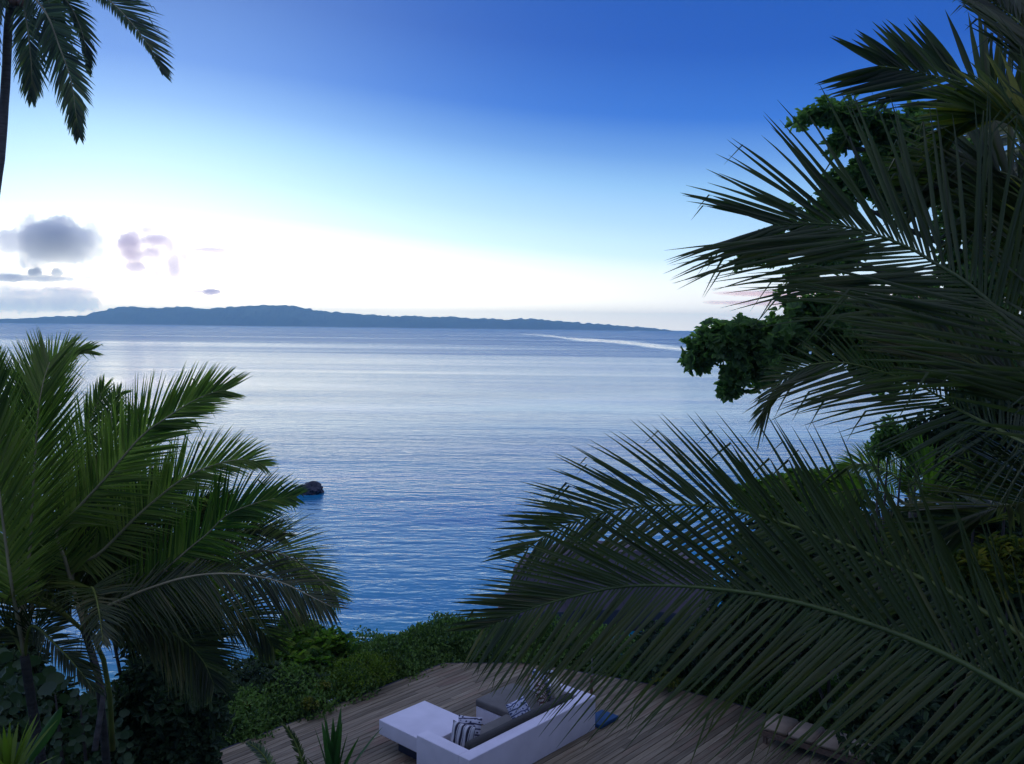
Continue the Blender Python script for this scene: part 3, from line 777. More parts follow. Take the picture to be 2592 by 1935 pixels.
# broad leaved shore shrub by the water
shrub('shore_shrub', [B(720, 1640, 21.5, 40, 30), B(775, 1625, 22, 35, 30), B(830, 1640, 21.5, 38, 26), B(745, 1590, 22, 26, 30), B(690, 1665, 21, 30, 22), B(860, 1665, 21.5, 30, 26), B(765, 1690, 21, 70, 30)],
      340, .34, .11, M['leaf_bright'], 'bright green broad-leaved shrub standing against the water by the left palms', 'shrub', per=9, shell=.5, upb=1.2, spread=.75, tipw=.7)
shrub('shore_shrub', [B(640, 1720, 20.0, 90, 38), B(560, 1760, 19.5, 90, 45), B(760, 1740, 20, 60, 30)], 900, .15, .06, M['leaf_dark'], 'dark bush between the left palms and the lime green patch', 'shrub', per=6, shell=.4)
# flowers
for (cx, cy, r_, lab) in ((782, 1781, 17, 'brightest yellow leafed croton at the left deck edge'), (815, 1740, 15, 'yellow green croton a little above the brightest one'), (622, 1790, 14, 'dim yellow croton left of the others under the dark bushes'), (1690, 1722, 30, 'yellow croton at the right deck rim seen between frond leaflets')):
    p = G(cx, cy, .3); d = p.y
    shrub('croton', [(p, (r_ * d / FPX,) * 2 + (r_ * d / FPX * .7,))], 90, .085, .04, M['leaf_yellow'], lab, 'croton', 'yellow crotons round the deck', per=5, shell=.4, upb=1)

# ------------------------------------------------------------------ palms
def frond_pts_mesh(pts, N0, Lm, n, droop, w, profile, fa, kink=.14, updn=(1, 1), start=.16, vee=.35, jit=.06, rs=None, S0=None, tipf=.72, jig=3.8):
    """leaflets of one frond -> list of (verts, faces)"""
    rs = rs or rnd
    cur = catmull(pts, 80); outl = []
    # smooth normals
    for side, mulL in ((1, updn[0]), (-1, updn[1])):
        if mulL <= 0: continue
        for i in range(n):
            s = start + (1 - start) * (i + .5 + rs.uniform(-.3, .3)) / n
            f = s * 80; k = min(79, int(f)); p = cur[k].lerp(cur[k + 1], f - k)
            T = (cur[min(80, k + 2)] - cur[max(0, k - 2)]).normalized()
            S = T.cross(N0).normalized() if S0 is None else (Vector(S0) - T * T.dot(Vector(S0))).normalized(); Nf = S.cross(T).normalized()
            if S0 is not None and Nf.dot(N0) < 0: Nf = -Nf
            u = (s - start) / (1 - start)
            if rs.random() < .05: continue
            if profile == 'coco': ll = Lm * (.55 + .45 * math.sin(min(1, u / .45) * math.pi / 2)) * (1 if u < .55 else 1 - tipf * ((u - .55) / .45) ** 1.5)
            else: ll = Lm * math.sin(math.pi * (.12 + .83 * u)) ** .6
            ll *= mulL * rs.uniform(.88, 1.08)
            fb = fa[:2] if (side == 1 or len(fa) == 2) else fa[2:]; ang = R(fb[0] + (fb[1] - fb[0]) * u + rs.uniform(-jig, jig)); vv = vee + rs.uniform(-.18, .18)
            d = (T * math.cos(ang) + (S * side * math.cos(vv) + Nf * math.sin(vv)) * math.sin(ang)).normalized()
            K = 6; q_ = p.copy(); vs = []; step = ll / K
            kk = rs.random() < kink; kp = rs.choice((3, 4, 5)); dr = droop * rs.uniform(.6, 1.4)
            tw = rs.uniform(-.35, .35)
            for j in range(K + 1):
                x = j / K; wj = w * mulL ** .3 * (.42 + .58 * min(1, x / .22)) * (1 - max(0, (x - .3) / .7) ** 1.6) + .0012
                wd = (T - d * T.dot(d)); wd = wd.normalized() if wd.length > 1e-3 else Nf
                wn_ = d.cross(wd); a_ = tw * x
                wdx = wd * math.cos(a_) + wn_ * math.sin(a_); wn2 = d.cross(wdx)
                vs += [q_ + wdx * wj * .48 + wn2 * wj * .34, q_, q_ - wdx * wj * .48 + wn2 * wj * .34]
                q_ = q_ + d * step
                g_ = dr * (x + .15) * (3.0 if (kk and j >= kp) else 1)
                if kk and j == kp: g_ += 1.3
                d = (d + Vector((0, 0, -1)) * g_ + Vector((rs.uniform(-jit, jit), rs.uniform(-jit, jit), 0)) * .4).normalized()
            fs = []
            for j in range(K):
                a = j * 3; fs += [(a, a + 1, a + 4, a + 3), (a + 1, a + 2, a + 5, a + 4)]
            outl.append((vs, fs))
    return outl


def frond(palm, pts, N0, Lm, n=55, droop=.08, w=.045, mat='palm', rmat='rachis', r0=.022, fa=(62, 22), indiv=False, label=None, **kw):
    if not indiv: n = int(n * 1.25)
    if not indiv and w < .037: n = int(n * 1.35); w *= .78; droop *= 1.3
    """one frond: its rachis mesh with the leaflets as sub-parts; pts run from the base to the tip"""
    cur = catmull(pts, 26); mb = MB(); mb.tube(cur, [r0 * (1 - .9 * i / 26) + .002 for i in range(27)], 6)
    fr = mb.build('frond', M[rmat], palm, True)
    if label: fr['label'] = label
    lf = frond_pts_mesh(pts, Vector(N0).normalized(), Lm, n, droop, w, 'coco', fa, **kw)
    off = parent_origin(palm)
    if indiv:
        lf.sort(key=lambda q_: -(Vector(q_[0][1]) - Vector(q_[0][-2])).length); rest = lf[indiv:]; lf = lf[:indiv]
        for vs, fs in lf:
            me = bpy.data.meshes.new('leaflet'); org = vs[1]
            me.from_pydata([tuple(Vector(v) - org) for v in vs], [], fs); me.materials.append(M[mat]); me.shade_smooth()
            o = bpy.data.objects.new('leaflet', me); COL.objects.link(o); o.parent = fr; o.location = org - off
        lf = rest
    if lf:
        VV = []; FF = []
        for vs, fs in lf:
            b_ = len(VV); VV += vs; FF += [tuple(i + b_ for i in f) for f in fs]
        o = mobj('leaflets', VV, FF, M[mat], fr); o['kind'] = 'stuff'; o.data.shade_smooth()
    return fr


def arch(base, az, elv, ln, sag, n=6):
    """3-D arching rachis from a crown: azimuth (deg from +Y to +X), start elevation, length, sag"""
    pts = [Vector(base)]; d = Vector((math.sin(R(az)) * math.cos(R(elv)), math.cos(R(az)) * math.cos(R(elv)), math.sin(R(elv))))
    for i in range(n):
        pts.append(pts[-1] + d * ln / n); d = (d + Vector((0, 0, -1)) * sag / n).normalized()
    return pts


def px(lst, s, ox, oy, d0, d1):      # picture points (base -> tip) with distance running from d0 to d1
    m_ = len(lst)
    return [P(ox + a * s, oy + b_ * s, d0 + (d1 - d0) * i / (m_ - 1)) for i, (a, b_) in enumerate(lst)]


def palm_tree(name, crown, foot, label, r=.12, group=None, trunk_mat='trunk', bend=None, extra=None):
    e = empty(name, foot); tag(e, label, 'palm tree', group)
    mid = (Vector(crown) + Vector(foot)) / 2 + Vector(bend or (.2, 0, 0)); N_ = 40
    c = catmull(extra if extra else [foot, mid, crown], N_); mb = MB()
    mb.tube(c, [r * (1.25 - .45 * i / N_ + .25 * math.exp(-i / 3.0)) * (1 + .05 * (i % 2)) for i in range(N_ + 1)], 12)
    mb.build('trunk', M[trunk_mat], e, True)
    return e


TOCAM = lambda p: (Vector((0, 0, CAMZ)) - p).normalized()

# --- near palm at lower right: two huge foreground fronds
crownN = P(3050, 2080, 3.1)
nearp = palm_tree('coconut_palm', crownN, Vector((crownN.x + .3, crownN.y + .2, ground_z(3, 3))), 'near coconut palm whose two huge fronds sweep over the deck from the right', .13)
C_ = [P(3050, 2080, 3.1), P(2800, 1900, 3.4), P(2592, 1765, 3.7), P(2394, 1657, 4.0), P(2204, 1581, 4.2), P(2014, 1524, 4.4), P(1856, 1496, 4.55), P(1698, 1483, 4.7), P(1572, 1486, 4.85), P(1445, 1512, 5.0), P(1330, 1546, 5.1), P(1222, 1590, 5.2)]
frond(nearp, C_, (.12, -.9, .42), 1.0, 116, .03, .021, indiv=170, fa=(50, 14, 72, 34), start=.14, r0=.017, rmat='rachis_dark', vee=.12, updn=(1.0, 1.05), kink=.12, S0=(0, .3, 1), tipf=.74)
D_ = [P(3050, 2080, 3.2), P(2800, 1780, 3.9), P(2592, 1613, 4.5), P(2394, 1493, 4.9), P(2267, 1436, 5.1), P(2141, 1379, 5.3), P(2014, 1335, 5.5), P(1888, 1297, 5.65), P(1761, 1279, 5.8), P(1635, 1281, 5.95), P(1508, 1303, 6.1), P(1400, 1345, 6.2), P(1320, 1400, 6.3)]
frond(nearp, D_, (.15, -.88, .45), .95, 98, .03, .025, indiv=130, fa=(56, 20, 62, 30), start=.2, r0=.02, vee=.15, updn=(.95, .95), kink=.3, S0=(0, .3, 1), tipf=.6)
for az, el_, ln in ((60, 35, 4.5), (110, 45, 4.5), (160, 40, 4.5), (20, 60, 4.2), (80, 70, 4)):
    a = arch(crownN, az, el_, ln, 1.2); frond(nearp, a, (0, 0, 1), .9, 40, .05, .04)

# --- tall palm right of the frame
crownR = P(2790, 1230, 4.3)
rp_ = palm_tree('coconut_palm', crownR, Vector((crownR.x + .4, crownR.y + .5, ground_z(4, 5))), 'tall dark coconut palm filling the right edge of the picture', .14)
A_ = [crownR, P(2700, 1020, 4.35), P(2600, 880, 4.4), P(2525, 783, 4.45), P(2494, 755, 4.5), P(2432, 705, 4.6), P(2369, 668, 4.7), P(2306, 630, 4.8), P(2210, 592, 4.9), P(2120, 570, 5.0), P(2041, 566, 5.1), P(1956, 569, 5.2)]
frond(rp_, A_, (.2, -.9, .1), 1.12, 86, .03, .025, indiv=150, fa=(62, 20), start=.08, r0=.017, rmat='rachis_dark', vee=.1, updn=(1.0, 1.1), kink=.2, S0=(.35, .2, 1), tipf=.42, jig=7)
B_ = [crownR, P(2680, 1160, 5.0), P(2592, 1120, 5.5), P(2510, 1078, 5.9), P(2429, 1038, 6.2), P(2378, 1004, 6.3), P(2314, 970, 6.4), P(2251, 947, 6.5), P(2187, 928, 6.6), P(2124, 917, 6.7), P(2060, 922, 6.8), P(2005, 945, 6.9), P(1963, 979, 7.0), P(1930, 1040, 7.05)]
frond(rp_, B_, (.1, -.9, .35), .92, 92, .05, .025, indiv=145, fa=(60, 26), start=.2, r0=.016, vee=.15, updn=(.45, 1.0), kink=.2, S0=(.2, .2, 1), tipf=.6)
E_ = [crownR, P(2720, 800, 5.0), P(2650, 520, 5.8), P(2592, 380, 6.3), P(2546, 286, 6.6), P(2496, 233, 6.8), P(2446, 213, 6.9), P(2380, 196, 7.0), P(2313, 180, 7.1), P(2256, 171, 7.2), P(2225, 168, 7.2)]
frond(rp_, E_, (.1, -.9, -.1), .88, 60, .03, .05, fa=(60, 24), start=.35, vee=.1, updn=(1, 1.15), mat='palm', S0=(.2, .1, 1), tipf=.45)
K_ = [crownR, P(2800, 700, 4.8), P(2740, 300, 5.5), P(2640, 120, 5.8), P(2570, 50, 6), P(2520, 10, 6.1), P(2480, -20, 6.2)]
frond(rp_, K_, (.1, -.9, -.1), .8, 56, .03, .05, fa=(60, 20), start=.3, vee=.1, updn=(1, 1))
F_ = [crownR, P(2740, 700, 4.6), P(2680, 420, 5.0), P(2592, 300, 5.2), P(2500, 290, 5.35), P(2430, 320, 5.4), P(2390, 370, 5.4)]
frond(rp_, F_, (.1, -.8, -.3), .72, 60, .10, .042, fa=(58, 16), start=.35, vee=.2, updn=(.9, 1.1), mat='palm_yellow', label='frond with yellowing leaflet tips')
H_ = [crownR, P(2740, 900, 4.7), P(2680, 600, 5.1), P(2600, 470, 5.4), P(2500, 430, 5.6), P(2400, 440, 5.7), P(2310, 480, 5.8)]
frond(rp_, H_, (.1, -.9, .1), .9, 60, .08, .045, fa=(72, 30), start=.3, vee=.1)
I_ = [crownR, P(2760, 1150, 5.2), P(2700, 1060, 5.6), P(2630, 1010, 5.8), P(2540, 960, 6.0), P(2440, 900, 6.2), P(2330, 850, 6.4), P(2200, 800, 6.6)]
frond(rp_, I_, (.1, -.9, .2), .85, 56, .03, .042, fa=(50, 18), start=.2, vee=.1)
J_ = [crownR, P(2760, 1260, 5.0), P(2690, 1260, 5.4), P(2600, 1270, 5.8), P(2500, 1290, 6.2), P(2400, 1330, 6.4), P(2310, 1380, 6.6)]
frond(rp_, J_, (.1, -.85, .4), .9, 56, .06, .04, fa=(58, 20), start=.15, vee=.15)
Q_ = [crownR, P(2820, 1000, 4.6), P(2800, 820, 4.9), P(2740, 640, 5.2), P(2660, 560, 5.5), P(2560, 530, 5.7), P(2450, 540, 5.9)]
frond(rp_, Q_, (.1, -.9, .1), .95, 56, .1, .045, fa=(74, 36), start=.2, vee=.1)
for az, el_, ln in ((60, 50, 4.5), (120, 50, 4.5), (40, 75, 4.2)):
    frond(rp_, arch(crownR, az, el_, ln, 1.2), (0, 0, 1), .9, 40, .05, .04)

# --- tall palm top left
crT = P(40, -25, 19)
foot = Vector((P(-90, 1100, 18).x - .8, 18.5, ground_z(-13, 18)))
tp = palm_tree('coconut_palm', crT, foot, 'tall slender coconut palm whose crown hangs at the top left corner', .105, extra=[foot, P(-60, 900, 18.6), P(-22, 560, 18.8), P(0, 400, 18.9), P(8, 300, 19), P(16, 180, 19), P(23, 40, 19), crT])
f1 = dict(s=.3026, ox=0, oy=0)
kw = dict(mat='palm_tall', rmat='rachis_pale', r0=.03)
frond(tp, [P(40, -25, 19), P(110, -70, 18.8), P(200, -45, 18.6), P(280, 5, 18.5), P(340, 68, 18.4), P(385, 130, 18.3), P(412, 185, 18.3)], (.45, -.85, .2), .85, 80, .12, .06, fa=(70, 24), start=.1, vee=-.1, updn=(.35, 1.15), **kw)
frond(tp, [P(40, -25, 19), P(80, -10, 18.6), P(120, 40, 18.3), P(151, 121, 18.2), P(178, 197, 18.1), P(192, 287, 18.0), P(200, 345, 18.0)], (0, -1, .1), .82, 70, .10, .055, fa=(58, 20), start=.1, vee=.1, **kw)
frond(tp, [P(40, -25, 19), P(110, -40, 19.2), P(165, 0, 19.3), P(195, 50, 19.4), P(214, 110, 19.4), P(222, 180, 19.4)], (.7, -.7, .1), .6, 60, .12, .055, fa=(50, 20), start=.1, vee=.1, updn=(.5, 1), **kw)
frond(tp, [P(40, -25, 19), P(55, 0, 18.9), P(68, 60, 18.8), P(77, 136, 18.7), P(80, 181, 18.7), P(81, 250, 18.7)], (.1, -1, .1), .75, 50, .12, .05, fa=(50, 14), start=.15, vee=.1, **kw)
frond(tp, [P(40, -25, 19), P(90, -20, 19.4), P(125, 10, 19.6), P(140, 70, 19.7), P(150, 140, 19.8)], (.2, -1, .1), .7, 50, .12, .055, fa=(50, 20), start=.1, vee=.1, **kw)
frond(tp, [P(40, -25, 19), P(0, -60, 18.8), P(-60, -20, 18.6), P(-110, 70, 18.5), P(-140, 170, 18.4)], (-.4, -.9, .1), .8, 55, .12, .055, fa=(60, 20), start=.1, vee=.1, **kw)
frond(tp, [P(40, -25, 19), P(10, -20, 18.8), P(-20, 30, 18.6), P(-35, 110, 18.5), P(-40, 200, 18.4)], (-.2, -1, .1), .75, 50, .12, .055, fa=(55, 20), start=.1, vee=.1, **kw)
for az, el_ in ((0, 60), (60, 50), (120, 55), (180, 60), (240, 50), (300, 55)):
    frond(tp, arch(crT, az, el_, 4.2, 1.5), (0, 0, 1), .8, 40, .1, .055, **kw)
mb = MB()
for i in range(9):
    a = i * 2.4; c = crT + Vector((.22 * math.cos(a), .22 * math.sin(a), -.25 - .05 * (i % 3)))
    cc = len(mb.v); bm = bmesh.new(); bmesh.ops.create_icosphere(bm, subdivisions=2, radius=.11); mb.add([v.co * (1) + c for v in bm.verts], [[v.index for v in f.verts] for f in bm.faces]); bm.free()
mb.build('coconut_bunch', M['bamboo'], tp, True)['kind'] = 'stuff'

# --- left foreground palms
s5, s6 = .4067, .4067
crA = P(62, 1660, 9.0)
pa = palm_tree('young_palm', crA, Vector((crA.x + .1, crA.y + .2, ground_z(-5, 9))), 'young palm at the left edge with one tall upright feathery frond', .055, trunk_mat='trunk_dark')
kl = dict(mat='palm_left', rmat='rachis_pale', r0=.024)
frond(pa, [crA, P(64, 1500, 9), P(75, 1400, 9), P(81, 1288, 9), P(88, 1166, 9), P(97, 1044, 9), P(106, 985, 9.1), P(116, 945, 9.2), P(126, 918, 9.3)], (.2, -1, .1), .86, 96, .012, .025, tipf=.4, fa=(48, 24), start=.22, vee=.15, kink=.02, **kl)
frond(pa, [crA, P(50, 1480, 9.2), P(40, 1300, 9.5), P(60, 1100, 10), P(110, 960, 10.3), P(165, 900, 10.5), P(225, 888, 10.6)], (.3, -1, .3), .7, 70, .03, .036, fa=(52, 20), start=.2, vee=.1, **kl)
frond(pa, [crA, P(30, 1480, 8.6), P(5, 1300, 8.5), P(-10, 1150, 8.5), P(-20, 1010, 8.6), P(-20, 920, 8.7)], (.1, -1, .1), .8, 70, .02, .036, fa=(50, 20), start=.2, vee=.15, **kl)
frond(pa, [crA, P(81, 1585, 8.8), P(142, 1633, 8.6), P(195, 1690, 8.5), P(240, 1751, 8.4)], (0, -1, .1), .55, 50, .08, .027, fa=(62, 25), start=.1, updn=(.45, 1), mat='palm', rmat='rachis', r0=.02)
frond(pa, [crA, P(45, 1500, 9.3), P(0, 1430, 9.5), P(-60, 1440, 9.6), P(-110, 1500, 9.7)], (0, -1, .3), .6, 45, .08, .027, mat='palm')
frond(pa, [crA, P(90, 1480, 9.6), P(130, 1300, 10), P(190, 1150, 10.4), P(235, 1050, 10.6), P(262, 985, 10.7)], (.1, -1, .2), .7, 70, .03, .027, fa=(50, 20), start=.2, **kl)
frond(pa, [crA, P(20, 1590, 9), P(-25, 1620, 8.9), P(-60, 1690, 8.8)], (0, -1, .3), .6, 45, .08, .027, mat='palm')

crB = P(215, 1600, 9.6)
pb_ = palm_tree('young_palm', crB, Vector((crB.x + .4, crB.y + .2, ground_z(-4, 9))), 'bushy clump palm at lower left with many arching fronds over the water', .045, trunk_mat='trunk_dark', extra=[Vector((crB.x + .4, crB.y + .2, ground_z(-4, 9))), P(262, 1850, 9.7), P(250, 1720, 9.65), crB])
mb = MB(); mb.tube([P(285, 1900, 9.9), P(278, 1760, 9.9), P(262, 1670, 9.8), P(225, 1590, 9.7)], [.035, .03, .028, .02], 8); mb.build('stem', M['rachis'], pb_, True)
mb = MB(); mb.tube([P(240, 1900, 9.4), P(262, 1760, 9.5), P(240, 1670, 9.6), P(205, 1590, 9.6)], [.035, .03, .028, .02], 8); mb.build('stem', M['trunk'], pb_, True)
L5 = lambda l, d0, d1: [crB] + px(l, s5, 0, 800, d0, d1)
L6 = lambda l, d0, d1: [crB] + px(l, s6, 0, 1300, d0, d1)
frond(pb_, L5([(400, 1500), (350, 1350), (500, 1180), (640, 1030), (870, 760), (1000, 660), (1150, 560), (1290, 490), (1400, 465)], 9.5, 9.2), (.35, -.85, .5), .78, 84, .03, .033, tipf=.55, fa=(56, 22), start=.16, vee=.2, **kl)
frond(pb_, L5([(450, 1600), (620, 1480), (850, 1250), (1000, 1120), (1100, 1040), (1200, 980), (1300, 940), (1420, 905), (1550, 895), (1640, 930)], 9.6, 9.4), (.3, -.8, .6), .68, 84, .05, .027, fa=(60, 24), start=.2, vee=.25, **kl)
frond(pb_, L5([(520, 1500), (620, 1300), (700, 950), (700, 800), (692, 620), (705, 530), (750, 480)], 10.2, 10.6), (.2, -1, .1), .55, 70, .02, .027, fa=(64, 30), start=.25, vee=.1, **kl)
frond(pb_, L5([(560, 1500), (740, 1150), (840, 880), (868, 720), (855, 630), (825, 590)], 10.4, 10.8), (.2, -1, .1), .55, 60, .02, .027, fa=(50, 20), start=.3, **kl)
frond(pb_, L5([(600, 1900), (1000, 1600), (1200, 1430), (1300, 1350), (1400, 1250), (1550, 1180), (1700, 1140), (1820, 1130)], 9.5, 9.0), (.25, -.8, .6), .72, 80, .05, .036, fa=(58, 22), start=.18, vee=.2, mat='leaf_bright', rmat='rachis_pale', r0=.018)
frond(pb_, L6([(540, 650), (750, 540), (950, 460), (1150, 400), (1350, 375), (1550, 385), (1750, 430), (1900, 500), (2060, 580)], 9.3, 8.7), (.1, -.7, .8), .85, 86, .09, .027, fa=(66, 30), start=.1, vee=-.3, mat='palm', rmat='rachis_pale', r0=.02)
frond(pb_, L6([(700, 560), (1000, 380), (1200, 320), (1350, 290), (1550, 235), (1700, 240), (1850, 300), (2000, 420), (2090, 510)], 9.8, 9.4), (.1, -.7, .8), .78, 84, .06, .027, fa=(60, 26), start=.14, vee=-.1, **kl)
frond(pb_, L6([(700, 480), (1000, 300), (1300, 200), (1500, 120), (1650, 100), (1760, 140)], 10, 9.8), (.1, -.7, .7), .7, 76, .05, .027, fa=(60, 24), start=.15, vee=.1, mat='palm')
frond(pb_, L6([(600, 640), (900, 560), (1200, 540), (1450, 600), (1600, 700), (1700, 830)], 9.9, 10), (.1, -.8, .5), .75, 70, .09, .027, mat='palm', fa=(60, 30))
frond(pb_, L6([(640, 700), (900, 680), (1100, 760), (1250, 900), (1330, 1060)], 9.6, 9.4), (.1, -.8, .5), .75, 70, .09, .027, mat='palm', fa=(60, 30))
frond(pb_, L6([(480, 560), (420, 300), (460, 60), (560, -120), (640, -260)], 9.8, 10), (.1, -1, .1), .7, 70, .03, .027, mat='palm', fa=(56, 24))
frond(pb_, L6([(420, 640), (300, 450), (260, 250), (300, 60)], 9.7, 9.8), (.1, -1, .1), .65, 60, .05, .027, mat='palm', fa=(56, 24))
frond(pb_, L6([(600, 560), (760, 300), (860, 80), (960, -80), (1050, -200)], 9.9, 10.1), (.1, -1, .2), .75, 76, .03, .027, mat='palm', fa=(58, 24))
frond(pb_, L6([(600, 600), (900, 300), (1150, 60), (1300, -40), (1420, -80)], 10.1, 10.2), (.1, -1, .2), .7, 76, .05, .027, mat='palm', fa=(58, 24))
for az, el_ in ((150, 50), (200, 45), (260, 45)):
    frond(pb_, arch(crB, az, el_, 2.6, 1.6), (0, 0, 1), .6, 40, .08, .027, mat='palm')

# --- small palm among the right-hand shrubs
crS = P(2310, 1290, 17)
ps = palm_tree('small_palm', crS, Vector((crS.x, crS.y, ground_z(8, 17))), 'small bushy palm on the headland behind the big fronds', .09)
for lst, d1, mt_ in (([(2290, 1235), (2253, 1197), (2222, 1182), (2192, 1174), (2150, 1180), (2120, 1200)], 16.6, 'palm_left'), ([(2260, 1255), (2190, 1240), (2132, 1245), (2080, 1262), (2050, 1290)], 16.4, 'leaf_bright'),
                     ([(2250, 1290), (2190, 1300), (2140, 1330), (2110, 1380)], 16.2, 'palm'), ([(2300, 1230), (2310, 1180), (2350, 1150), (2400, 1150)], 17, 'palm_left'), ([(2340, 1260), (2400, 1230), (2460, 1250), (2500, 1300)], 16.6, 'palm_yellow'),
                     ([(2300, 1330), (2270, 1380), (2260, 1450)], 16.4, 'palm'), ([(2340, 1320), (2400, 1330), (2450, 1380)], 16.4, 'palm_yellow')):
    pts = [crS] + [P(a, b_, 17 + (d1 - 17) * i / (len(lst) - 1)) for i, (a, b_) in enumerate(lst)]
    frond(ps, pts, (.1, -.8, .6), .6, 50, .08, .035, mat=mt_, rmat='rachis_pale', r0=.02)

# ------------------------------------------------------------------ broad-leaved tree at right
TD = 13.0
tblobs = [B(2050, 298, TD, 34, 17), B(2100, 285, TD, 34, 24), B(2150, 300, TD, 42, 32), B(2205, 315, TD, 48, 34), B(2255, 330, TD, 50, 42), B(2320, 350, TD, 60, 55), B(2110, 370, TD, 22, 14), B(2140, 352, TD, 30, 20), B(2225, 385, TD, 30, 24), B(2270, 405, TD, 34, 22),
          B(2130, 470, TD, 44, 30), B(2185, 450, TD, 55, 40), B(2250, 462, TD, 60, 50), B(2330, 470, TD, 75, 60), B(2420, 430, TD, 80, 70), B(2100, 520, TD, 46, 30),
          B(1905, 640, TD, 48, 22), B(1960, 615, TD, 44, 26), B(2030, 600, TD, 60, 40), B(2040, 700, TD, 40, 16), B(2120, 640, TD, 60, 40), B(2450, 560, TD, 70, 60), B(2540, 640, TD, 70, 80)]
tblobs2 = [B(1790, 880, TD, 46, 38), B(1760, 915, TD, 20, 24), B(1850, 860, TD, 52, 42), B(1900, 838, TD, 30, 22), B(1935, 905, TD, 60, 60), B(1862, 945, TD, 26, 34), B(1845, 985, TD, 24, 18), B(2010, 860, TD, 75, 70), B(2060, 800, TD, 70, 45), B(2150, 820, TD, 95, 75), B(2260, 800, TD, 90, 50),
           B(2250, 900, TD, 90, 70), B(2400, 860, TD, 90, 80), B(2520, 850, TD, 90, 100), B(2480, 700, TD, 90, 60)]
tfoot = P(2650, 1500, 13.5); tfoot.z = ground_z(tfoot.x, tfoot.y)
tree = empty('broadleaf_tree', tfoot); tag(tree, 'spreading broad-leaved tree behind the palms reaching branches over the sea', 'tree')
f = foliage('crown', tblobs, 2900, .15, .06, M['leaf_tree'], tree, 8, upb=.6, hole=.55, shell=.1, lumpy=2.4, spread=.9, tipw=.75); f['kind'] = 'stuff'
f = foliage('crown', tblobs2, 4600, .15, .06, M['leaf_tree'], tree, 8, upb=.5, hole=.45, shell=.1, lumpy=2.2, spread=.9, tipw=.75); f['kind'] = 'stuff'
tk = P(2640, 1000, 13.4)
mb = MB(); mb.tube(catmull([tfoot, P(2640, 1250, 13.5), tk, P(2620, 700, 13.4), P(2560, 450, 13.2)], 16), [.24 - .011 * i for i in range(17)], 10); mb.build('trunk', M['bark'], tree, True)
for br in ([tk, P(2450, 900, 13.2), P(2250, 860, 13), P(2050, 860, 13), P(1900, 880, 13), P(1810, 890, 13)], [P(2620, 700, 13.4), P(2450, 560, 13.2), P(2300, 400, 13), P(2180, 320, 13), P(2060, 296, 13)],
           [P(2630, 800, 13.4), P(2450, 650, 13.2), P(2250, 560, 13), P(2130, 480, 13)], [P(2640, 900, 13.4), P(2400, 760, 13.2), P(2150, 660, 13), P(1950, 625, 13)], [P(2250, 860, 13), P(2000, 950, 13), P(1860, 950, 13)],
           [P(2300, 400, 13), P(2260, 380, 13), P(2230, 385, 13), P(2120, 372, 13)]):
    mb = MB(); mb.tube(catmull(br, 14), [.09 - .0055 * i for i in range(15)], 7); mb.build('branch', M['bark'], tree, True)
# slender open shrub against the sea
shrub('open_shrub', [B(2250, 1105, 15, 34, 34), B(2225, 1135, 15, 22, 24), B(2285, 1125, 15, 30, 26), B(2320, 1150, 15, 36, 20)], 330, .14, .04, M['leaf_tree'], 'thin open shrub with sea showing through beside the small palm', 'shrub', per=5, shell=.2, tipw=.5)
# headland shrubs
shrub('headland_shrub', [B(1990, 1235, 21, 60, 22), B(2060, 1228, 21, 70, 26), B(2120, 1240, 21, 60, 36), B(1930, 1265, 21, 60, 30), B(2010, 1290, 21, 110, 50)], 1300, .24, .09, M['leaf_bright'], 'rosette leafed green shrub at the tip of the headland', 'shrub', per=7, shell=.55, upb=1.0)
GR = 'dark bushes on the right bank'
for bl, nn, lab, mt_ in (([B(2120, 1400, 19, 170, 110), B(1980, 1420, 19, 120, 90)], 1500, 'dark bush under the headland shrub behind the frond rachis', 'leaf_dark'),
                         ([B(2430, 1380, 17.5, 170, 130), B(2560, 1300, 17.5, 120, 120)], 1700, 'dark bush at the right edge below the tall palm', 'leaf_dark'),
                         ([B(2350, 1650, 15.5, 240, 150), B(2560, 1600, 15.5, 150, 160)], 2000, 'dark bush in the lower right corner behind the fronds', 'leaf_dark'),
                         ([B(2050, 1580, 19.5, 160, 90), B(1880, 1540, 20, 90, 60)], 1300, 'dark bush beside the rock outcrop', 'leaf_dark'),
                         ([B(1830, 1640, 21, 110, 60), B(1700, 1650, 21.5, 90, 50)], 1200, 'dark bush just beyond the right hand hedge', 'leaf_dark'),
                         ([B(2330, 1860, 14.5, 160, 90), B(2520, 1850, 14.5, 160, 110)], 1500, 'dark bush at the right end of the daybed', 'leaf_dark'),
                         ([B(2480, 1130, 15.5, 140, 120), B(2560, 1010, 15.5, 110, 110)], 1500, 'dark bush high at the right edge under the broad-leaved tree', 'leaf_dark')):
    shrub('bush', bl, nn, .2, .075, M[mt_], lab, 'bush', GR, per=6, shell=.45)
shrub('croton_bush', [B(2480, 1450, 14, 90, 42), B(2560, 1420, 14, 60, 50), B(2400, 1440, 14, 40, 30)], 420, .22, .06, M['leaf_yellow'], 'yellow and orange leafed croton bush at the right edge', 'croton', per=6, shell=.6, upb=1.2, tipw=.5)

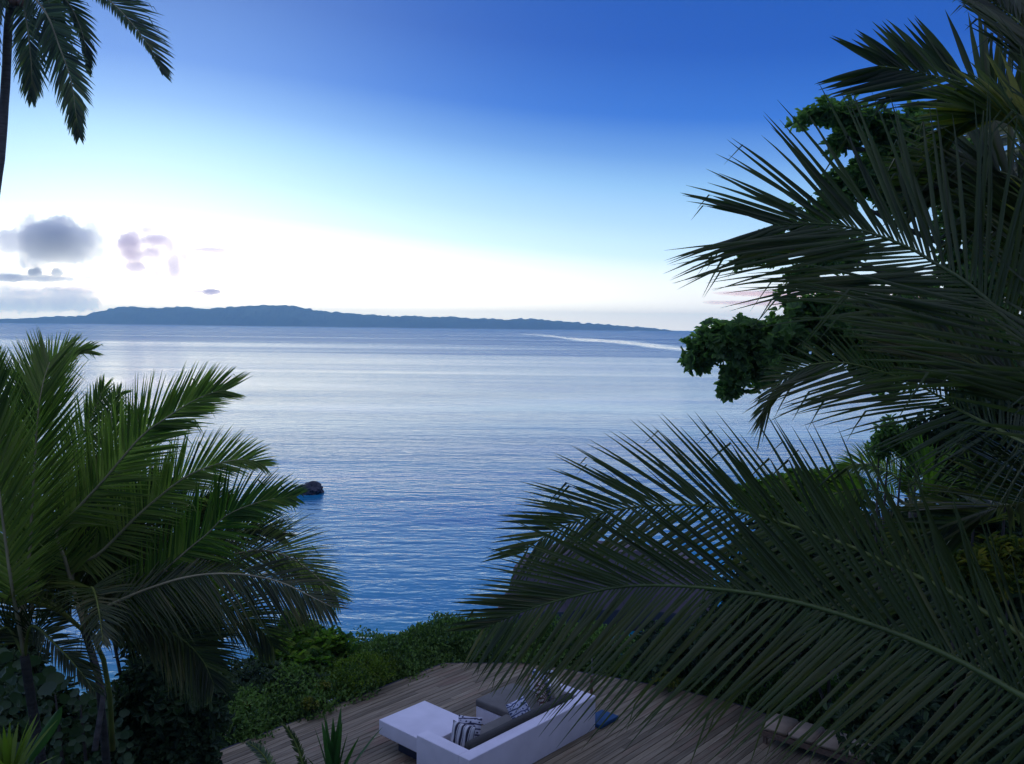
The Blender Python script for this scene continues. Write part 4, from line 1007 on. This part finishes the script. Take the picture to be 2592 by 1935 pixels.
# strappy yellow-green plant on the right bank
def tuft(name, base, n, ln, w, mat, label, cat, spread=.8, up=1.0, sag=.5, seed=1, dirb=(0, 0, 0)):
    rs = random.Random(seed); e = empty(name, base); tag(e, label, cat)
    for i in range(n):
        a = i * 2.39996 + rs.uniform(-.3, .3); el_ = rs.uniform(.15, 1) ** .8
        d = (Vector((math.cos(a) * spread * (1.15 - el_), math.sin(a) * spread * (1.15 - el_), up * (.35 + el_))) + Vector(dirb)).normalized()
        q_ = Vector(base) + d * .02; l_ = ln * rs.uniform(.7, 1.1); K = 7; vs = []
        for j in range(K + 1):
            x = j / K; wj = w * (.5 + .5 * min(1, x / .2)) * (1 - max(0, (x - .45) / .55) ** 2) + .001
            sd = d.cross(Z); sd = sd.normalized() if sd.length > .05 else Vector((1, 0, 0)); nn = sd.cross(d)
            vs += [q_ + sd * wj / 2 + nn * wj * .2, q_, q_ - sd * wj / 2 + nn * wj * .2]; q_ = q_ + d * l_ / K
            d = (d + Vector((0, 0, -1)) * sag * x / K * 2).normalized()
        fs = []
        for j in range(K): a_ = j * 3; fs += [(a_, a_ + 1, a_ + 4, a_ + 3), (a_ + 1, a_ + 2, a_ + 5, a_ + 4)]
        o = mobj('leaf', vs, fs, mat, e, True)
    return e


tuft('strap_plant', P(2480, 1330, 13), 46, 1.3, .05, M['palm_yellow'], 'yellow green strap-leaved plant glowing above the croton bush', 'plant', spread=1.3, up=.7, sag=1.0, seed=4)
tuft('strap_plant', P(2350, 1250, 13.5), 40, 1.1, .045, M['leaf_bright'], 'green strap-leaved plant beside the small palm', 'plant', spread=1.3, up=.8, sag=1.0, seed=5)
# foreground plants at the bottom edge
tuft('dracaena', P(845, 2015, 3.4), 20, .29, .026, M['leaf_agave'], 'green upright-leaved plant at the bottom edge left of the sofa', 'plant', spread=.55, up=1.2, sag=.25, seed=3)
fn = empty('fern', P(700, 2010, 3.2)); tag(fn, 'small arching fern frond at the bottom edge by the deck corner', 'fern')
frond(fn, [P(700, 2010, 3.2), P(690, 1960, 3.2), P(672, 1920, 3.2), P(650, 1895, 3.2), P(626, 1880, 3.2)], (.3, -.8, .4), .035, 24, .03, .006, mat='palm_tall', r0=.003, fa=(60, 40), start=.1)
frond(fn, [P(780, 2010, 3.3), P(770, 1950, 3.3), P(752, 1890, 3.3), P(728, 1845, 3.3), P(712, 1832, 3.3)], (.3, -.8, .4), .03, 22, .03, .008, mat='palm', r0=.005, fa=(50, 30), start=.1)
tuft('cycad', P(20, 1990, 5.2), 30, .42, .03, M['leaf_lime'], 'yellow green spiky plant in the bottom left corner', 'plant', spread=.9, up=1.0, sag=.3, seed=8)
# large paddle leaf
bl_ = empty('paddle_plant', P(85, 1960, 6.5)); tag(bl_, 'broad paddle-shaped green leaf above the spiky corner plant', 'plant')
c = catmull([P(70, 1935, 6.5), P(95, 1890, 6.5), P(120, 1845, 6.5), P(148, 1795, 6.5)], 10); vs = []
for j, p in enumerate(c):
    x = j / 10; wj = .10 * math.sin(math.pi * (x * .93 + .05)) ** .8; sd = Vector((.8, 0, .45)).normalized()
    vs += [p + sd * wj + Vector((0, .03, 0)), p, p - sd * wj * .8 + Vector((0, .03, 0))]
mobj('leaf', vs, [f for j in range(10) for f in ((j * 3, j * 3 + 1, j * 3 + 4, j * 3 + 3), (j * 3 + 1, j * 3 + 2, j * 3 + 5, j * 3 + 4))], M['leaf_agave'], bl_, True)
mb = MB(); mb.tube([P(60, 2000, 6.5), P(70, 1935, 6.5)], .01, 6); mb.build('stalk', M['rachis'], bl_)
# sea grape: round leaves against the water
sg = empty('sea_grape', P(150, 1900, 11)); tag(sg, 'sea grape with large round dark leaves below the left palms', 'shrub')
rs = random.Random(5); spots = [(165, 1734, 16), (152, 1740, 12), (190, 1755, 15), (140, 1720, 22), (120, 1745, 24), (240, 1760, 14), (215, 1770, 16), (100, 1720, 20), (165, 1770, 18), (70, 1740, 24), (125, 1700, 16)]
spots += [(rs.uniform(-20, 330), rs.uniform(1775, 1935), rs.uniform(8, 15)) for _ in range(170)] + [(rs.uniform(-20, 90), rs.uniform(1650, 1780), rs.uniform(12, 20)) for _ in range(30)]
for (x, y, r_) in spots:
    p = P(x, y, 10.8 + rs.uniform(-.5, .6)); k = r_ * 11 / FPX; nrm = Vector((rs.uniform(-1, 1), -1, rs.uniform(-.2, 1.8))).normalized(); a1 = nrm.cross(Z).normalized(); a2 = a1.cross(nrm)
    vs = [p + nrm * -.01] + [p + (a1 * math.cos(t_ * math.pi / 5) * k + a2 * math.sin(t_ * math.pi / 5) * k * (.9 if t_ != 7 else .7)) + nrm * .012 * (t_ % 2) for t_ in range(10)]
    mobj('leaf', vs, [(0, i + 1, (i + 1) % 10 + 1) for i in range(10)], M['leaf_dark'], sg, True)
mb = MB()
for x in (90, 150, 210): mb.tube([P(x + 20, 2050, 11), P(x, 1850, 11), P(x - 10, 1760, 10.9)], [.03, .02, .01], 6)
mb.build('stem', M['bark'], sg, True)
# dark bushes lower left
GL = 'dark bushes at the lower left'
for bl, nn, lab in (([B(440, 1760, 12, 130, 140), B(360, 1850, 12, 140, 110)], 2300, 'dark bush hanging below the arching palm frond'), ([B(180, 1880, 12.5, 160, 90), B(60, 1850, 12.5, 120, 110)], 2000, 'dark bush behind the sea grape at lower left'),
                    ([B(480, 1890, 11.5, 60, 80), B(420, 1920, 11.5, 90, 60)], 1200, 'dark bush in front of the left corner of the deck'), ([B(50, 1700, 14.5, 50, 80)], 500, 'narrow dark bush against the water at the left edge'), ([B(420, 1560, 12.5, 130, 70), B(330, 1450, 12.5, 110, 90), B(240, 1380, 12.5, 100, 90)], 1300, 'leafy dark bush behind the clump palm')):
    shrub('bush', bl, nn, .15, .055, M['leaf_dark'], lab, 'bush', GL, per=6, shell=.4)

print('planks', nplank, 'tris', sum(len(o.data.polygons) * 2 for o in sc.objects if o.type == 'MESH'))
